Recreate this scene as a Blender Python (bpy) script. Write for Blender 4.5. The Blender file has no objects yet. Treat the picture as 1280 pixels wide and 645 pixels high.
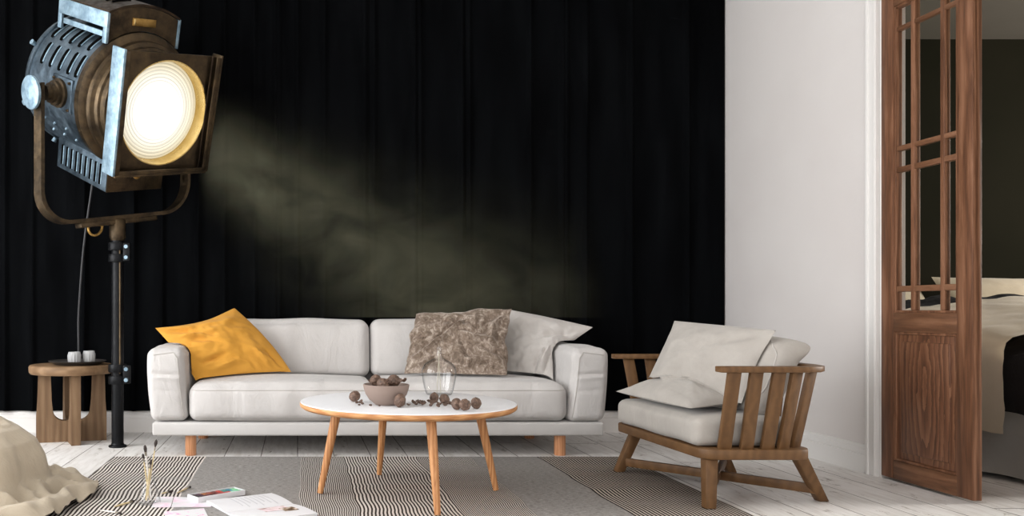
import bpy, bmesh, math, random
from mathutils import Vector, Matrix, noise
from mathutils.bvhtree import BVHTree
random.seed(7)
sc = bpy.context.scene
C = sc.collection
PI = math.pi
H, FPX, VX, VY = 0.82, 1050.0, 372.0, 387.0     # eye height, focal length and vanishing point in pixels of the 1280x645 frame

def P(x, y, Y):      # point at depth Y seen at pixel x, y
    return Vector(((x - VX) / FPX * Y, Y, H - (y - VY) / FPX * Y))
def F(x, y):         # floor point seen at pixel x, y
    Y = H * FPX / (y - VY)
    return Vector(((x - VX) / FPX * Y, Y, 0))

# ------------------------------------------------------------------ materials
def new_mat(name):
    m = bpy.data.materials.new(name); m.use_nodes = True
    nt = m.node_tree; b = nt.nodes['Principled BSDF']
    return m, nt, nt.nodes, nt.links, b
def srgb(r, g, b):
    f = lambda c: (c/255/12.92 if c/255 <= .04045 else ((c/255+.055)/1.055)**2.4)
    return (f(r), f(g), f(b), 1)
def tex_coord(nt, scale=(1,1,1), rot=(0,0,0), kind='Object'):
    tc = nt.nodes.new('ShaderNodeTexCoord'); mp = nt.nodes.new('ShaderNodeMapping')
    mp.inputs['Scale'].default_value = scale; mp.inputs['Rotation'].default_value = rot
    nt.links.new(tc.outputs[kind], mp.inputs['Vector'])
    return mp.outputs['Vector']
def ramp(nt, fac, stops):
    r = nt.nodes.new('ShaderNodeValToRGB')
    e = r.color_ramp.elements
    e[0].position, e[0].color = stops[0]; e[1].position, e[1].color = stops[-1]
    for p, c in stops[1:-1]:
        n = e.new(p); n.color = c
    nt.links.new(fac, r.inputs['Fac']); return r.outputs['Color']
def noise_tex(nt, vec, scale, detail=4, rough=.55, dist=0):
    n = nt.nodes.new('ShaderNodeTexNoise'); n.inputs['Scale'].default_value = scale
    n.inputs['Detail'].default_value = detail; n.inputs['Roughness'].default_value = rough
    n.inputs['Distortion'].default_value = dist
    nt.links.new(vec, n.inputs['Vector']); return n.outputs['Fac']
def math_n(nt, op, a, b=None, c=None):
    n = nt.nodes.new('ShaderNodeMath'); n.operation = op
    for i, v in enumerate((a, b, c)):
        if v is None: continue
        if isinstance(v, (int, float)): n.inputs[i].default_value = v
        else: nt.links.new(v, n.inputs[i])
    return n.outputs[0]
def mix(nt, fac, a, b):
    n = nt.nodes.new('ShaderNodeMix'); n.data_type = 'RGBA'
    for s, v in ((n.inputs[0], fac), (n.inputs[6], a), (n.inputs[7], b)):
        if isinstance(v, (int, float, tuple)): s.default_value = v
        else: nt.links.new(v, s)
    return n.outputs[2]
def bump(nt, h, strength, dist, bsdf):
    b = nt.nodes.new('ShaderNodeBump'); b.inputs['Strength'].default_value = strength
    b.inputs['Distance'].default_value = dist
    nt.links.new(h, b.inputs['Height']); nt.links.new(b.outputs['Normal'], bsdf.inputs['Normal'])

def plain(name, col, rough=.6, metal=0, spec=.5):
    m, nt, N, L, b = new_mat(name)
    b.inputs['Base Color'].default_value = col; b.inputs['Roughness'].default_value = rough
    b.inputs['Metallic'].default_value = metal; b.inputs['Specular IOR Level'].default_value = spec
    return m
def fabric(name, c1, c2, weave=420, spec=.15, soft=.25, blotch=5, sheen=.2):
    m, nt, N, L, b = new_mat(name)
    v = tex_coord(nt)
    big = noise_tex(nt, v, blotch, 3)
    fine = noise_tex(nt, tex_coord(nt, (1, 1, 7)), weave*.5, 2)
    fac = math_n(nt, 'ADD', math_n(nt, 'MULTIPLY', big, .6), math_n(nt, 'MULTIPLY', fine, .4))
    L.new(ramp(nt, fac, [(.3, c1), (.7, c2)]), b.inputs['Base Color'])
    b.inputs['Roughness'].default_value = .9; b.inputs['Specular IOR Level'].default_value = spec
    b.inputs['Sheen Weight'].default_value = sheen
    wr = noise_tex(nt, tex_coord(nt, (1, 1, .5)), 7, 4, .6, .8)
    h = math_n(nt, 'ADD', math_n(nt, 'MULTIPLY', fine, .02), math_n(nt, 'MULTIPLY', wr, .25))
    bump(nt, h, soft, .06, b)
    return m
def wood(name, c_dark, c_mid, c_light, scale=(6, 6, .7), rough=.5, dist=1.5, fine=60, bumpy=.15):
    m, nt, N, L, b = new_mat(name)
    v = tex_coord(nt, scale)
    n1 = noise_tex(nt, v, 3, 5, .6, dist)
    n2 = noise_tex(nt, tex_coord(nt, (scale[0], scale[1], scale[2]*.5)), fine/6, 4, .7)
    w = N.new('ShaderNodeTexWave'); w.wave_type = 'BANDS'; w.bands_direction = 'X'
    w.inputs['Scale'].default_value = 1.6; w.inputs['Distortion'].default_value = 7; w.inputs['Detail'].default_value = 3
    w.inputs['Detail Scale'].default_value = 1.2
    L.new(v, w.inputs['Vector'])
    fac = math_n(nt, 'ADD', math_n(nt, 'MULTIPLY', n1, .45), math_n(nt, 'ADD', math_n(nt, 'MULTIPLY', n2, .3), math_n(nt, 'MULTIPLY', w.outputs['Fac'], .25)))
    L.new(ramp(nt, fac, [(.25, c_dark), (.5, c_mid), (.75, c_light)]), b.inputs['Base Color'])
    b.inputs['Roughness'].default_value = rough; b.inputs['Specular IOR Level'].default_value = .3
    bump(nt, fac, bumpy, .01, b)
    return m
def metal(name, col, col2, rough=.4, scale=9, metallic=.9):
    m, nt, N, L, b = new_mat(name)
    v = tex_coord(nt)
    f = noise_tex(nt, v, scale, 6, .7)
    L.new(ramp(nt, f, [(.35, col), (.65, col2)]), b.inputs['Base Color'])
    L.new(ramp(nt, noise_tex(nt, v, scale*3, 4), [(.3, (rough*.7,)*3+(1,)), (.7, (min(1, rough*1.35),)*3+(1,))]), b.inputs['Roughness'])
    b.inputs['Metallic'].default_value = metallic
    bump(nt, noise_tex(nt, v, 60, 3), .08, .01, b)
    return m
def glass(name, tint=(1, 1, 1, 1), rough=0.0, ior=1.45):
    m, nt, N, L, b = new_mat(name)
    b.inputs['Base Color'].default_value = tint; b.inputs['Roughness'].default_value = rough
    b.inputs['Transmission Weight'].default_value = 1; b.inputs['IOR'].default_value = ior
    return m

LENS_E = 2.1
def thin_glass(name, tint=(1, 1, 1, 1), edge=(.72, .74, .75, 1), fac=.12):
    m = bpy.data.materials.new(name); m.use_nodes = True; nt = m.node_tree; N, L = nt.nodes, nt.links
    N.remove(N['Principled BSDF'])
    tr_, gl, mx = N.new('ShaderNodeBsdfTransparent'), N.new('ShaderNodeBsdfGlossy'), N.new('ShaderNodeMixShader')
    gl.inputs['Roughness'].default_value = .02
    lw = N.new('ShaderNodeLayerWeight'); lw.inputs['Blend'].default_value = .35
    L.new(ramp(nt, lw.outputs['Facing'], [(.35, tint), (1, edge)]), tr_.inputs['Color'])
    L.new(math_n(nt, 'ADD', fac*.25, math_n(nt, 'MULTIPLY', math_n(nt, 'POWER', lw.outputs['Facing'], 3), fac*3)), mx.inputs['Fac'])
    L.new(tr_.outputs[0], mx.inputs[1]); L.new(gl.outputs[0], mx.inputs[2]); L.new(mx.outputs[0], N['Material Output'].inputs['Surface'])
    return m
M = {}
# floor: whitewashed planks running away from the eye
def floor_mat():
    m, nt, N, L, b = new_mat('whitewashed planks')
    tc = N.new('ShaderNodeTexCoord'); sp = N.new('ShaderNodeSeparateXYZ'); L.new(tc.outputs['Object'], sp.inputs[0])
    u = math_n(nt, 'DIVIDE', sp.outputs['X'], .205); pid = math_n(nt, 'FLOOR', u); fr = math_n(nt, 'FRACT', u)
    rnd = N.new('ShaderNodeTexWhiteNoise'); rnd.noise_dimensions = '1D'; L.new(pid, rnd.inputs['W'])
    y = math_n(nt, 'ADD', math_n(nt, 'DIVIDE', sp.outputs['Y'], 2.3), math_n(nt, 'MULTIPLY', rnd.outputs['Value'], 7.3))
    yf = math_n(nt, 'FRACT', y); bid = math_n(nt, 'FLOOR', y)
    r2 = N.new('ShaderNodeTexWhiteNoise'); r2.noise_dimensions = '2D'
    cb = N.new('ShaderNodeCombineXYZ'); L.new(pid, cb.inputs[0]); L.new(bid, cb.inputs[1]); L.new(cb.outputs[0], r2.inputs['Vector'])
    edge = math_n(nt, 'MINIMUM', fr, math_n(nt, 'SUBTRACT', 1, fr))
    wob = noise_tex(nt, tex_coord(nt, (1, 1, 1)), 5, 3)
    gap = math_n(nt, 'LESS_THAN', edge, math_n(nt, 'MULTIPLY', wob, .024))
    yend = math_n(nt, 'LESS_THAN', math_n(nt, 'MINIMUM', yf, math_n(nt, 'SUBTRACT', 1, yf)), .0016)
    gap = math_n(nt, 'MAXIMUM', gap, yend)
    # per-board shifted coordinates for grain and knots
    sh = N.new('ShaderNodeVectorMath'); sh.operation = 'ADD'; mv = N.new('ShaderNodeVectorMath'); mv.operation = 'SCALE'
    L.new(cb.outputs[0], mv.inputs[0]); mv.inputs['Scale'].default_value = 3.71
    L.new(tc.outputs['Object'], sh.inputs[0]); L.new(mv.outputs[0], sh.inputs[1])
    mp = N.new('ShaderNodeMapping'); mp.inputs['Scale'].default_value = (9, 1.1, 1); L.new(sh.outputs[0], mp.inputs['Vector'])
    grain = noise_tex(nt, mp.outputs[0], 4, 6, .65, .6)
    mp2 = N.new('ShaderNodeMapping'); mp2.inputs['Scale'].default_value = (7, 2.6, 1); L.new(sh.outputs[0], mp2.inputs['Vector'])
    wear = noise_tex(nt, mp2.outputs[0], 2.2, 5, .7, .5)
    base = ramp(nt, grain, [(.3, srgb(216, 211, 206)), (.55, srgb(238, 235, 232)), (.8, srgb(246, 244, 242))])
    base = mix(nt, math_n(nt, 'MULTIPLY', r2.outputs['Value'], .22), base, srgb(196, 190, 184))
    wm = ramp(nt, wear, [(.60, (0, 0, 0, 1)), (.70, (1, 1, 1, 1))])
    base = mix(nt, wm, base, srgb(140, 128, 116))
    L.new(mix(nt, gap, base, srgb(112, 104, 96)), b.inputs['Base Color'])
    b.inputs['Roughness'].default_value = .5; b.inputs['Specular IOR Level'].default_value = .25
    hgt = math_n(nt, 'ADD', math_n(nt, 'MULTIPLY', grain, .3), math_n(nt, 'MULTIPLY', math_n(nt, 'SUBTRACT', 1, gap), 1))
    bump(nt, hgt, .25, .004, b)
    return m
def rug_mat():
    m, nt, N, L, b = new_mat('striped flatweave')
    tc = N.new('ShaderNodeTexCoord'); sp = N.new('ShaderNodeSeparateXYZ'); L.new(tc.outputs['Object'], sp.inputs[0])
    X, Yv = sp.outputs['X'], sp.outputs['Y']
    wob = noise_tex(nt, tex_coord(nt, (1.3, 1.6, 1)), 1.6, 1)
    jog = noise_tex(nt, tex_coord(nt, (2.5, 6, 1)), 1.0, 2)
    xs = math_n(nt, 'ADD', X, math_n(nt, 'ADD', math_n(nt, 'MULTIPLY', math_n(nt, 'SUBTRACT', wob, .5), .05), math_n(nt, 'MULTIPLY', math_n(nt, 'SUBTRACT', jog, .5), .012)))
    def stripes(period, duty):
        f = math_n(nt, 'FRACT', math_n(nt, 'DIVIDE', xs, period))
        return math_n(nt, 'LESS_THAN', f, duty)
    dark, light, grey = srgb(56, 48, 44), srgb(214, 207, 200), srgb(138, 131, 126)
    melange = noise_tex(nt, tex_coord(nt, (28, 110, 1)), 1.5, 4, .8)
    gz = ramp(nt, melange, [(.3, srgb(92, 88, 85)), (.7, srgb(180, 176, 172))])
    thick = mix(nt, stripes(.0175, .5), light, dark)
    wide = mix(nt, stripes(.0155, .47), light, dark)
    fine = mix(nt, stripes(.0092, .52), srgb(196, 190, 184), srgb(74, 67, 62))
    right = mix(nt, stripes(.0165, .58), srgb(190, 182, 172), srgb(46, 40, 36))
    def zone(a, c0, c1):   # c1 beyond x > a
        return mix(nt, math_n(nt, 'GREATER_THAN', xs, a), c0, c1)
    col = zone(-.507, thick, gz); col = zone(.013, col, fine); col = zone(.247, col, wide)
    col = zone(.655, col, fine); col = zone(.95, col, gz); col = zone(1.32, col, right)
    # cross bands where the weave changes a little
    band = ramp(nt, noise_tex(nt, tex_coord(nt, (.7, 6, 1)), 1.3, 2), [(.55, (0, 0, 0, 1)), (.7, (1, 1, 1, 1))])
    col = mix(nt, math_n(nt, 'MULTIPLY', band, .35), col, gz)
    L.new(col, b.inputs['Base Color'])
    b.inputs['Roughness'].default_value = .95; b.inputs['Specular IOR Level'].default_value = .05
    bump(nt, melange, .3, .004, b)
    return m
def wall_mat(name, c1, c2):
    m, nt, N, L, b = new_mat(name)
    v = tex_coord(nt)
    L.new(ramp(nt, noise_tex(nt, v, 1.2, 3), [(.35, c1), (.65, c2)]), b.inputs['Base Color'])
    b.inputs['Roughness'].default_value = .85; b.inputs['Specular IOR Level'].default_value = .2
    bump(nt, noise_tex(nt, v, 130, 3), .08, .003, b)
    return m
def curtain_mat():
    m, nt, N, L, b = new_mat('black stage curtain cloth')
    v = tex_coord(nt, (1, 1, .15))
    L.new(ramp(nt, noise_tex(nt, v, 9, 3), [(.3, (.0018, .0019, .0022, 1)), (.7, (.0038, .0042, .0048, 1))]), b.inputs['Base Color'])
    b.inputs['Roughness'].default_value = 1; b.inputs['Specular IOR Level'].default_value = .012
    return m
def lens_mat(cx):
    m, nt, N, L, b = new_mat('lit fresnel lens')
    tc = N.new('ShaderNodeTexCoord')
    sub = N.new('ShaderNodeVectorMath'); sub.operation = 'DISTANCE'; sub.inputs[1].default_value = cx
    L.new(tc.outputs['Object'], sub.inputs[0])
    d = sub.outputs['Value']
    rings = math_n(nt, 'FRACT', math_n(nt, 'MULTIPLY', d, 52))
    core = ramp(nt, math_n(nt, 'DIVIDE', d, .285), [(0, (1, 1, 1, 1)), (.45, (1, .98, .92, 1)), (.8, (.96, .88, .70, 1)), (1, (.85, .72, .46, 1))])
    prof_ = ramp(nt, math_n(nt, 'DIVIDE', d, .285), [(0, (1, 1, 1, 1)), (.4, (.7, .7, .7, 1)), (.7, (.45, .45, .45, 1)), (1, (.34, .34, .34, 1))])
    st = math_n(nt, 'MULTIPLY', math_n(nt, 'MULTIPLY', prof_, LENS_E), math_n(nt, 'SUBTRACT', 1, math_n(nt, 'MULTIPLY', math_n(nt, 'POWER', rings, 2), .5)))
    b.inputs['Base Color'].default_value = (.06, .06, .05, 1); b.inputs['Roughness'].default_value = .15
    L.new(core, b.inputs['Emission Color']); L.new(st, b.inputs['Emission Strength'])
    return m
M['floor'] = floor_mat(); M['rug'] = rug_mat()
M['wall'] = wall_mat('pale grey paint', srgb(217, 211, 208), srgb(222, 217, 214))
M['ceil'] = wall_mat('white ceiling paint', srgb(230, 229, 227), srgb(236, 235, 233))
M['trim'] = plain('white trim paint', srgb(226, 223, 220), .45, 0, .3)
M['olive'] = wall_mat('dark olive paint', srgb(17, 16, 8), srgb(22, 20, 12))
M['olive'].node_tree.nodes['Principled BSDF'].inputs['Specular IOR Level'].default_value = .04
M['bedceil'] = wall_mat('dark taupe paint', srgb(76, 71, 63), srgb(80, 75, 67))  # one even taupe for the bedroom ceiling
M['curtain'] = curtain_mat()
M['sofa'] = fabric('off white linen', srgb(193, 189, 186), srgb(205, 201, 198), soft=.8)
M['sofabase'] = fabric('off white linen base', srgb(190, 187, 184), srgb(202, 199, 196), soft=.06)
M['piping'] = plain('linen piping', srgb(182, 177, 172), .9, 0, .1)
M['yellow'] = fabric('mustard cotton', srgb(200, 142, 54), srgb(216, 158, 70), soft=.3, sheen=.05)
M['whitecush'] = fabric('white cotton', srgb(188, 182, 177), srgb(200, 195, 190), soft=.5)
M['chaircloth'] = fabric('warm grey linen', srgb(160, 154, 147), srgb(176, 170, 163), soft=.4, blotch=9)
M['throwcloth'] = fabric('beige cotton throw', srgb(170, 157, 138), srgb(184, 172, 153), soft=.7, sheen=.1)
M['bedthrow'] = fabric('cream wool throw', srgb(212, 200, 178), srgb(224, 213, 194), soft=.2)
M['bedskirt'] = fabric('grey white bed linen', srgb(190, 187, 182), srgb(202, 199, 194), soft=.4)
M['bedpillow'] = fabric('sand pillow cotton', srgb(146, 134, 113), srgb(158, 146, 125), soft=.3)
M['blackcloth'] = fabric('charcoal duvet cotton', srgb(38, 36, 37), srgb(50, 48, 49), soft=.8, sheen=.02)
def velvet():
    m, nt, N, L, b = new_mat('crushed taupe velvet')
    v = tex_coord(nt)
    a = noise_tex(nt, v, 20, 7, .75, 1.2); c = noise_tex(nt, tex_coord(nt, (1.3, 1, .8)), 30, 4, .7, 1.0)
    f = math_n(nt, 'ADD', math_n(nt, 'MULTIPLY', a, .6), math_n(nt, 'MULTIPLY', c, .4))
    L.new(ramp(nt, f, [(.34, srgb(74, 60, 48)), (.5, srgb(126, 110, 97)), (.64, srgb(190, 177, 164))]), b.inputs['Base Color'])
    b.inputs['Roughness'].default_value = .7; b.inputs['Sheen Weight'].default_value = 1.0; b.inputs['Sheen Roughness'].default_value = .35; b.inputs['Sheen Tint'].default_value = srgb(235, 225, 214); b.inputs['Specular IOR Level'].default_value = .15
    bump(nt, f, .2, .012, b)
    return m
M['velvet'] = velvet()
M['oak'] = wood('oiled oak', srgb(150, 98, 58), srgb(182, 128, 82), srgb(208, 156, 108), (14, 14, 1.6))
M['ply'] = wood('table edge oak', srgb(160, 106, 64), srgb(190, 136, 88), srgb(214, 166, 116), (2, 2, 60), bumpy=.08)
M['sofaleg'] = wood('sofa leg beech', srgb(176, 118, 80), srgb(200, 142, 102), srgb(216, 164, 124), (14, 14, 1.6))
M['chairwood'] = wood('chair oak', srgb(88, 61, 36), srgb(101, 72, 44), srgb(113, 82, 52), (5, 5, 5), .5, .5, 40, .05)
M['stoolwood'] = wood('reclaimed elm', srgb(98, 75, 54), srgb(116, 91, 67), srgb(134, 108, 82), (4, 4, .6), .65, 2)
M['walnut_door'] = wood('red brown walnut', srgb(74, 47, 32), srgb(118, 80, 57), srgb(148, 107, 82), (9, 9, .8), .45, 2.2)
M['white_lam'] = plain('white laminate', srgb(238, 238, 240), .35, 0, .4)
M['clay'] = plain('matte clay', srgb(138, 121, 112), .75, 0, .25)
M['glass'] = glass('clear glass')
M['paneglass'] = thin_glass('door pane glass', (.97, .98, .97, 1), (.9, .92, .9, 1), .05)
M['thinglass'] = thin_glass('thin vase glass')
M['flaskglass'] = thin_glass('thin flask glass', edge=(.8, .81, .82, 1))
M['steel'] = metal('cool light tinted steel', srgb(58, 70, 80), srgb(108, 124, 136), .42, 7, .85)  # bluish cast of the light from the left is put into this colour
M['paleblue'] = metal('cool lit pale steel', srgb(104, 128, 144), srgb(156, 180, 194), .5, 14, .55)  # pale blue of parts catching the left light, put into the colour
M['bronze'] = metal('warm light tinted bronze', srgb(50, 42, 33), srgb(96, 80, 59), .42, 9, .85)  # warm tone of the front light is put into this colour
M['darkbronze'] = metal('dark bronze', srgb(40, 32, 26), srgb(72, 58, 44), .45, 9, .85)
M['brass'] = metal('worn brass', srgb(150, 116, 60), srgb(190, 154, 92), .4, 14, .9)
M['goldring'] = metal('polished gold reflector', srgb(210, 176, 104), srgb(236, 208, 144), .3, 6, .9)
M['blackmetal'] = metal('black stand metal', srgb(7, 8, 10), srgb(16, 17, 20), .4, 9, .15); M['blackmetal'].node_tree.nodes['Principled BSDF'].inputs['Specular IOR Level'].default_value = .18
M['innershade'] = plain('painted inner shade', (.004, .004, .004, 1), 1, 0, 0)  # near-black colour standing for the shade inside slots and chimney
M['rubber'] = plain('black rubber cable', srgb(44, 44, 46), .5)
M['tray'] = plain('charcoal tray', srgb(58, 54, 52), .5)
M['paper'] = plain('white paper', srgb(218, 217, 219), .8, 0, .1)
def walnut_m():
    m, nt, N, L, b = new_mat('walnut shell')
    f = noise_tex(nt, tex_coord(nt), 75, 5, .7, .8)
    L.new(ramp(nt, f, [(.3, srgb(52, 38, 30)), (.55, srgb(104, 80, 66)), (.75, srgb(146, 120, 104))]), b.inputs['Base Color'])
    b.inputs['Roughness'].default_value = .6; bump(nt, f, .6, .004, b)
    return m
M['walnut'] = walnut_m()
M['bristle'] = plain('dark bristle', srgb(52, 42, 38), .8)
M['handle'] = plain('pale wood brush handle', srgb(206, 186, 142), .5)
M['white_handle'] = plain('white painted handle', srgb(226, 222, 216), .4)
M['ferrule'] = plain('brush ferrule', srgb(150, 142, 130), .3, .8)

# ------------------------------------------------------------------ mesh helpers (all in world coordinates)
def obj(name, bm, mat, parent=None, loc=None, smooth=True, kind=None, recalc=True):
    if recalc: bmesh.ops.recalc_face_normals(bm, faces=bm.faces)
    base = Vector((0, 0, 0))
    o_loc = Vector((0, 0, 0))
    if parent is not None:
        q = parent
        while q is not None: base = base + q.location; q = q.parent
    elif loc is not None:
        base = Vector(loc); o_loc = base.copy()
    bmesh.ops.translate(bm, verts=bm.verts, vec=-base)
    me = bpy.data.meshes.new(name); bm.to_mesh(me); bm.free()
    if smooth:
        me.polygons.foreach_set('use_smooth', [True]*len(me.polygons))
        try: me.set_sharp_from_angle(angle=math.radians(42))
        except Exception: pass
    me.materials.append(M[mat] if isinstance(mat, str) else mat)
    o = bpy.data.objects.new(name, me); C.objects.link(o)
    o.location = o_loc
    if parent is not None: o.parent = parent
    if kind: o['kind'] = kind
    return o
def tag(o, label=None, cat=None, group=None, kind=None):
    if label: o['label'] = label
    if cat: o['category'] = cat
    if group: o['group'] = group
    if kind: o['kind'] = kind
    return o
def thing(name, label, cat, loc, group=None):
    o = bpy.data.objects.new(name, None); C.objects.link(o); o.location = loc
    o.empty_display_size = .1
    return tag(o, label, cat, group)
def box(bm, lo, hi, bev=0, mat=None, seg=2):
    g = bmesh.ops.create_cube(bm, size=1)
    vs = g['verts']
    lo, hi = Vector(lo), Vector(hi)
    for v in vs:
        v.co = Vector([(lo[i]+hi[i])/2 + v.co[i]*(hi[i]-lo[i]) for i in range(3)])
    if bev > 0:
        es = list({e for v in vs for e in v.link_edges})
        r = bmesh.ops.bevel(bm, geom=es, offset=bev, segments=seg, profile=.5, affect='EDGES')
        vs = list({v for f in r['faces'] for v in f.verts} | {v for v in vs if v.is_valid})
    if mat is not None:
        bmesh.ops.transform(bm, matrix=mat, verts=vs)
    return vs
def bar(bm, a, b, w, t, up=(0, 0, 1), bev=0, taper=1.0):   # rectangular bar from a to b, w across, t along "up"
    a, b = Vector(a), Vector(b); d = b-a; L_ = d.length; z = d.normalized()
    y = Vector(up); y = (y - z*y.dot(z)).normalized(); x = y.cross(z)
    mt = Matrix((x, y, z)).transposed().to_4x4(); mt.translation = a
    vs = box(bm, (-w/2, -t/2, 0), (w/2, t/2, L_), 0)
    if taper != 1:
        for v in vs:
            if v.co.z > L_/2: v.co.x *= taper; v.co.y *= taper
    if bev:
        es = list({e for v in vs for e in v.link_edges})
        r = bmesh.ops.bevel(bm, geom=es, offset=bev, segments=2, profile=.5, affect='EDGES')
        vs = list({v for f in r['faces'] for v in f.verts} | {v for v in vs if v.is_valid})
    bmesh.ops.transform(bm, matrix=mt, verts=vs)
    return vs
def tube(bm, pts, rad, seg=10, caps=True, closed=False):
    pts = [Vector(p) for p in pts]; n = len(pts)
    rs = rad if isinstance(rad, (list, tuple)) else [rad]*n
    rings = []; up = None
    for i, p in enumerate(pts):
        if closed: t = (pts[(i+1) % n]-pts[i-1])
        else: t = (pts[min(i+1, n-1)]-pts[max(i-1, 0)])
        t.normalize()
        if up is None:
            up = Vector((0, 0, 1)) if abs(t.z) < .9 else Vector((1, 0, 0))
        x = up.cross(t).normalized(); y = t.cross(x); up = y
        rings.append([bm.verts.new(p + (x*math.cos(2*PI*k/seg) + y*math.sin(2*PI*k/seg))*rs[i]) for k in range(seg)])
    for i in range(n if closed else n-1):
        A, B = rings[i], rings[(i+1) % n]
        for k in range(seg):
            bm.faces.new((A[k], A[(k+1) % seg], B[(k+1) % seg], B[k]))
    if caps and not closed:
        bm.faces.new(rings[0][::-1]); bm.faces.new(rings[-1])
def lathe(bm, prof, mt=None, seg=40, close_ends=True):    # prof: list of (r, z) about the z axis of mt
    mt = mt or Matrix.Identity(4); rings = []
    for r, z in prof:
        if r < 1e-6: rings.append([bm.verts.new(mt @ Vector((0, 0, z)))])
        else: rings.append([bm.verts.new(mt @ Vector((r*math.cos(2*PI*k/seg), r*math.sin(2*PI*k/seg), z))) for k in range(seg)])
    for A, B in zip(rings, rings[1:]):
        for k in range(seg):
            k2 = (k+1) % seg
            f = [A[k % len(A)], A[k2 % len(A)], B[k2 % len(B)], B[k % len(B)]]
            u = []
            for v in f:
                if v not in u: u.append(v)
            if len(u) > 2:
                try: bm.faces.new(u)
                except ValueError: pass
    if close_ends:
        for R_ in (rings[0], rings[-1]):
            if len(R_) > 2:
                try: bm.faces.new(R_)
                except ValueError: pass
def prism(bm, poly, mt, depth):     # poly in the x-y plane of mt, extruded by depth along z
    A = [bm.verts.new(mt @ Vector((x, y, 0))) for x, y in poly]
    B = [bm.verts.new(mt @ Vector((x, y, depth))) for x, y in poly]
    n = len(poly)
    bm.faces.new(A[::-1]); bm.faces.new(B)
    for i in range(n): bm.faces.new((A[i], A[(i+1) % n], B[(i+1) % n], B[i]))
def plate_hole(bm, w0, w1, h0, h1, r, depth, mt, cx=0, cy=0, n=64):   # square plate with a round hole
    outer, inner = [], []
    for k in range(n):
        a = 2*PI*k/n; c, s = math.cos(a), math.sin(a)
        tx = ((w1-cx) if c > 0 else (w0-cx))/c if abs(c) > 1e-6 else 1e9
        ty = ((h1-cy) if s > 0 else (h0-cy))/s if abs(s) > 1e-6 else 1e9
        t = min(tx, ty); outer.append((cx+t*c, cy+t*s)); inner.append((cx+r*c, cy+r*s))
    V = [[bm.verts.new(mt @ Vector((x, y, z))) for x, y in ring] for z in (0, depth) for ring in (outer, inner)]
    oa, ia, ob, ib = V
    for k in range(n):
        j = (k+1) % n
        bm.faces.new((oa[k], oa[j], ia[j], ia[k])); bm.faces.new((ob[k], ib[k], ib[j], ob[j]))
        bm.faces.new((oa[k], ob[k], ob[j], oa[j])); bm.faces.new((ia[k], ia[j], ib[j], ib[k]))
def rbox(lo, hi, r, n=(24, 12, 12), bulge=(0, 0, 0, 0, 0, 0), wr=0, wscale=3.0, seed=0, warp=None):
    # soft rounded block: bulge per face (-x,+x,-y,+y,-z,+z)
    lo, hi = Vector(lo), Vector(hi); c = (lo+hi)/2; h = (hi-lo)/2
    bm = bmesh.new(); vmap = {}
    def vert(i, j, k):
        key = (i, j, k)
        if key in vmap: return vmap[key]
        q = Vector((2*i/n[0]-1, 2*j/n[1]-1, 2*k/n[2]-1))
        p = Vector([q[a]*h[a] for a in range(3)])
        inner = Vector([max(-(h[a]-r), min(h[a]-r, p[a])) for a in range(3)])
        d = p-inner
        if d.length > 1e-9:
            ex = sum(1 for a in range(3) if abs(d[a]) > 1e-9)
            if ex > 1:
                m_ = max(abs(d[a]) for a in range(3)); d = d.normalized()*m_
        nn = inner+d
        for a in range(3):
            o1, o2 = (a+1) % 3, (a+2) % 3
            w = max(0, 1-q[o1]**2)**.6*max(0, 1-q[o2]**2)**.6
            f = bulge[2*a+1]*max(0, q[a]) - bulge[2*a]*max(0, -q[a])
            nn[a] += f*w
        if wr:
            s = nn+c+Vector((seed*7.1, seed*3.3, 0))
            nn += Vector((noise.noise(s*wscale), noise.noise(s*wscale+Vector((9, 0, 0))), noise.noise(s*wscale+Vector((0, 9, 0)))))*wr
        w_ = nn+c
        if warp: w_ = warp(w_, q)
        vmap[key] = bm.verts.new(w_); return vmap[key]
    nx, ny, nz = n
    for i in range(nx):
        for j in range(ny):
            for k in (0, nz): bm.faces.new([vert(i, j, k), vert(i+1, j, k), vert(i+1, j+1, k), vert(i, j+1, k)])
    for i in range(nx):
        for k in range(nz):
            for j in (0, ny): bm.faces.new([vert(i, j, k), vert(i+1, j, k), vert(i+1, j, k+1), vert(i, j, k+1)])
    for j in range(ny):
        for k in range(nz):
            for i in (0, nx): bm.faces.new([vert(i, j, k), vert(i, j+1, k), vert(i, j+1, k+1), vert(i, j, k+1)])
    return bm
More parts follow.
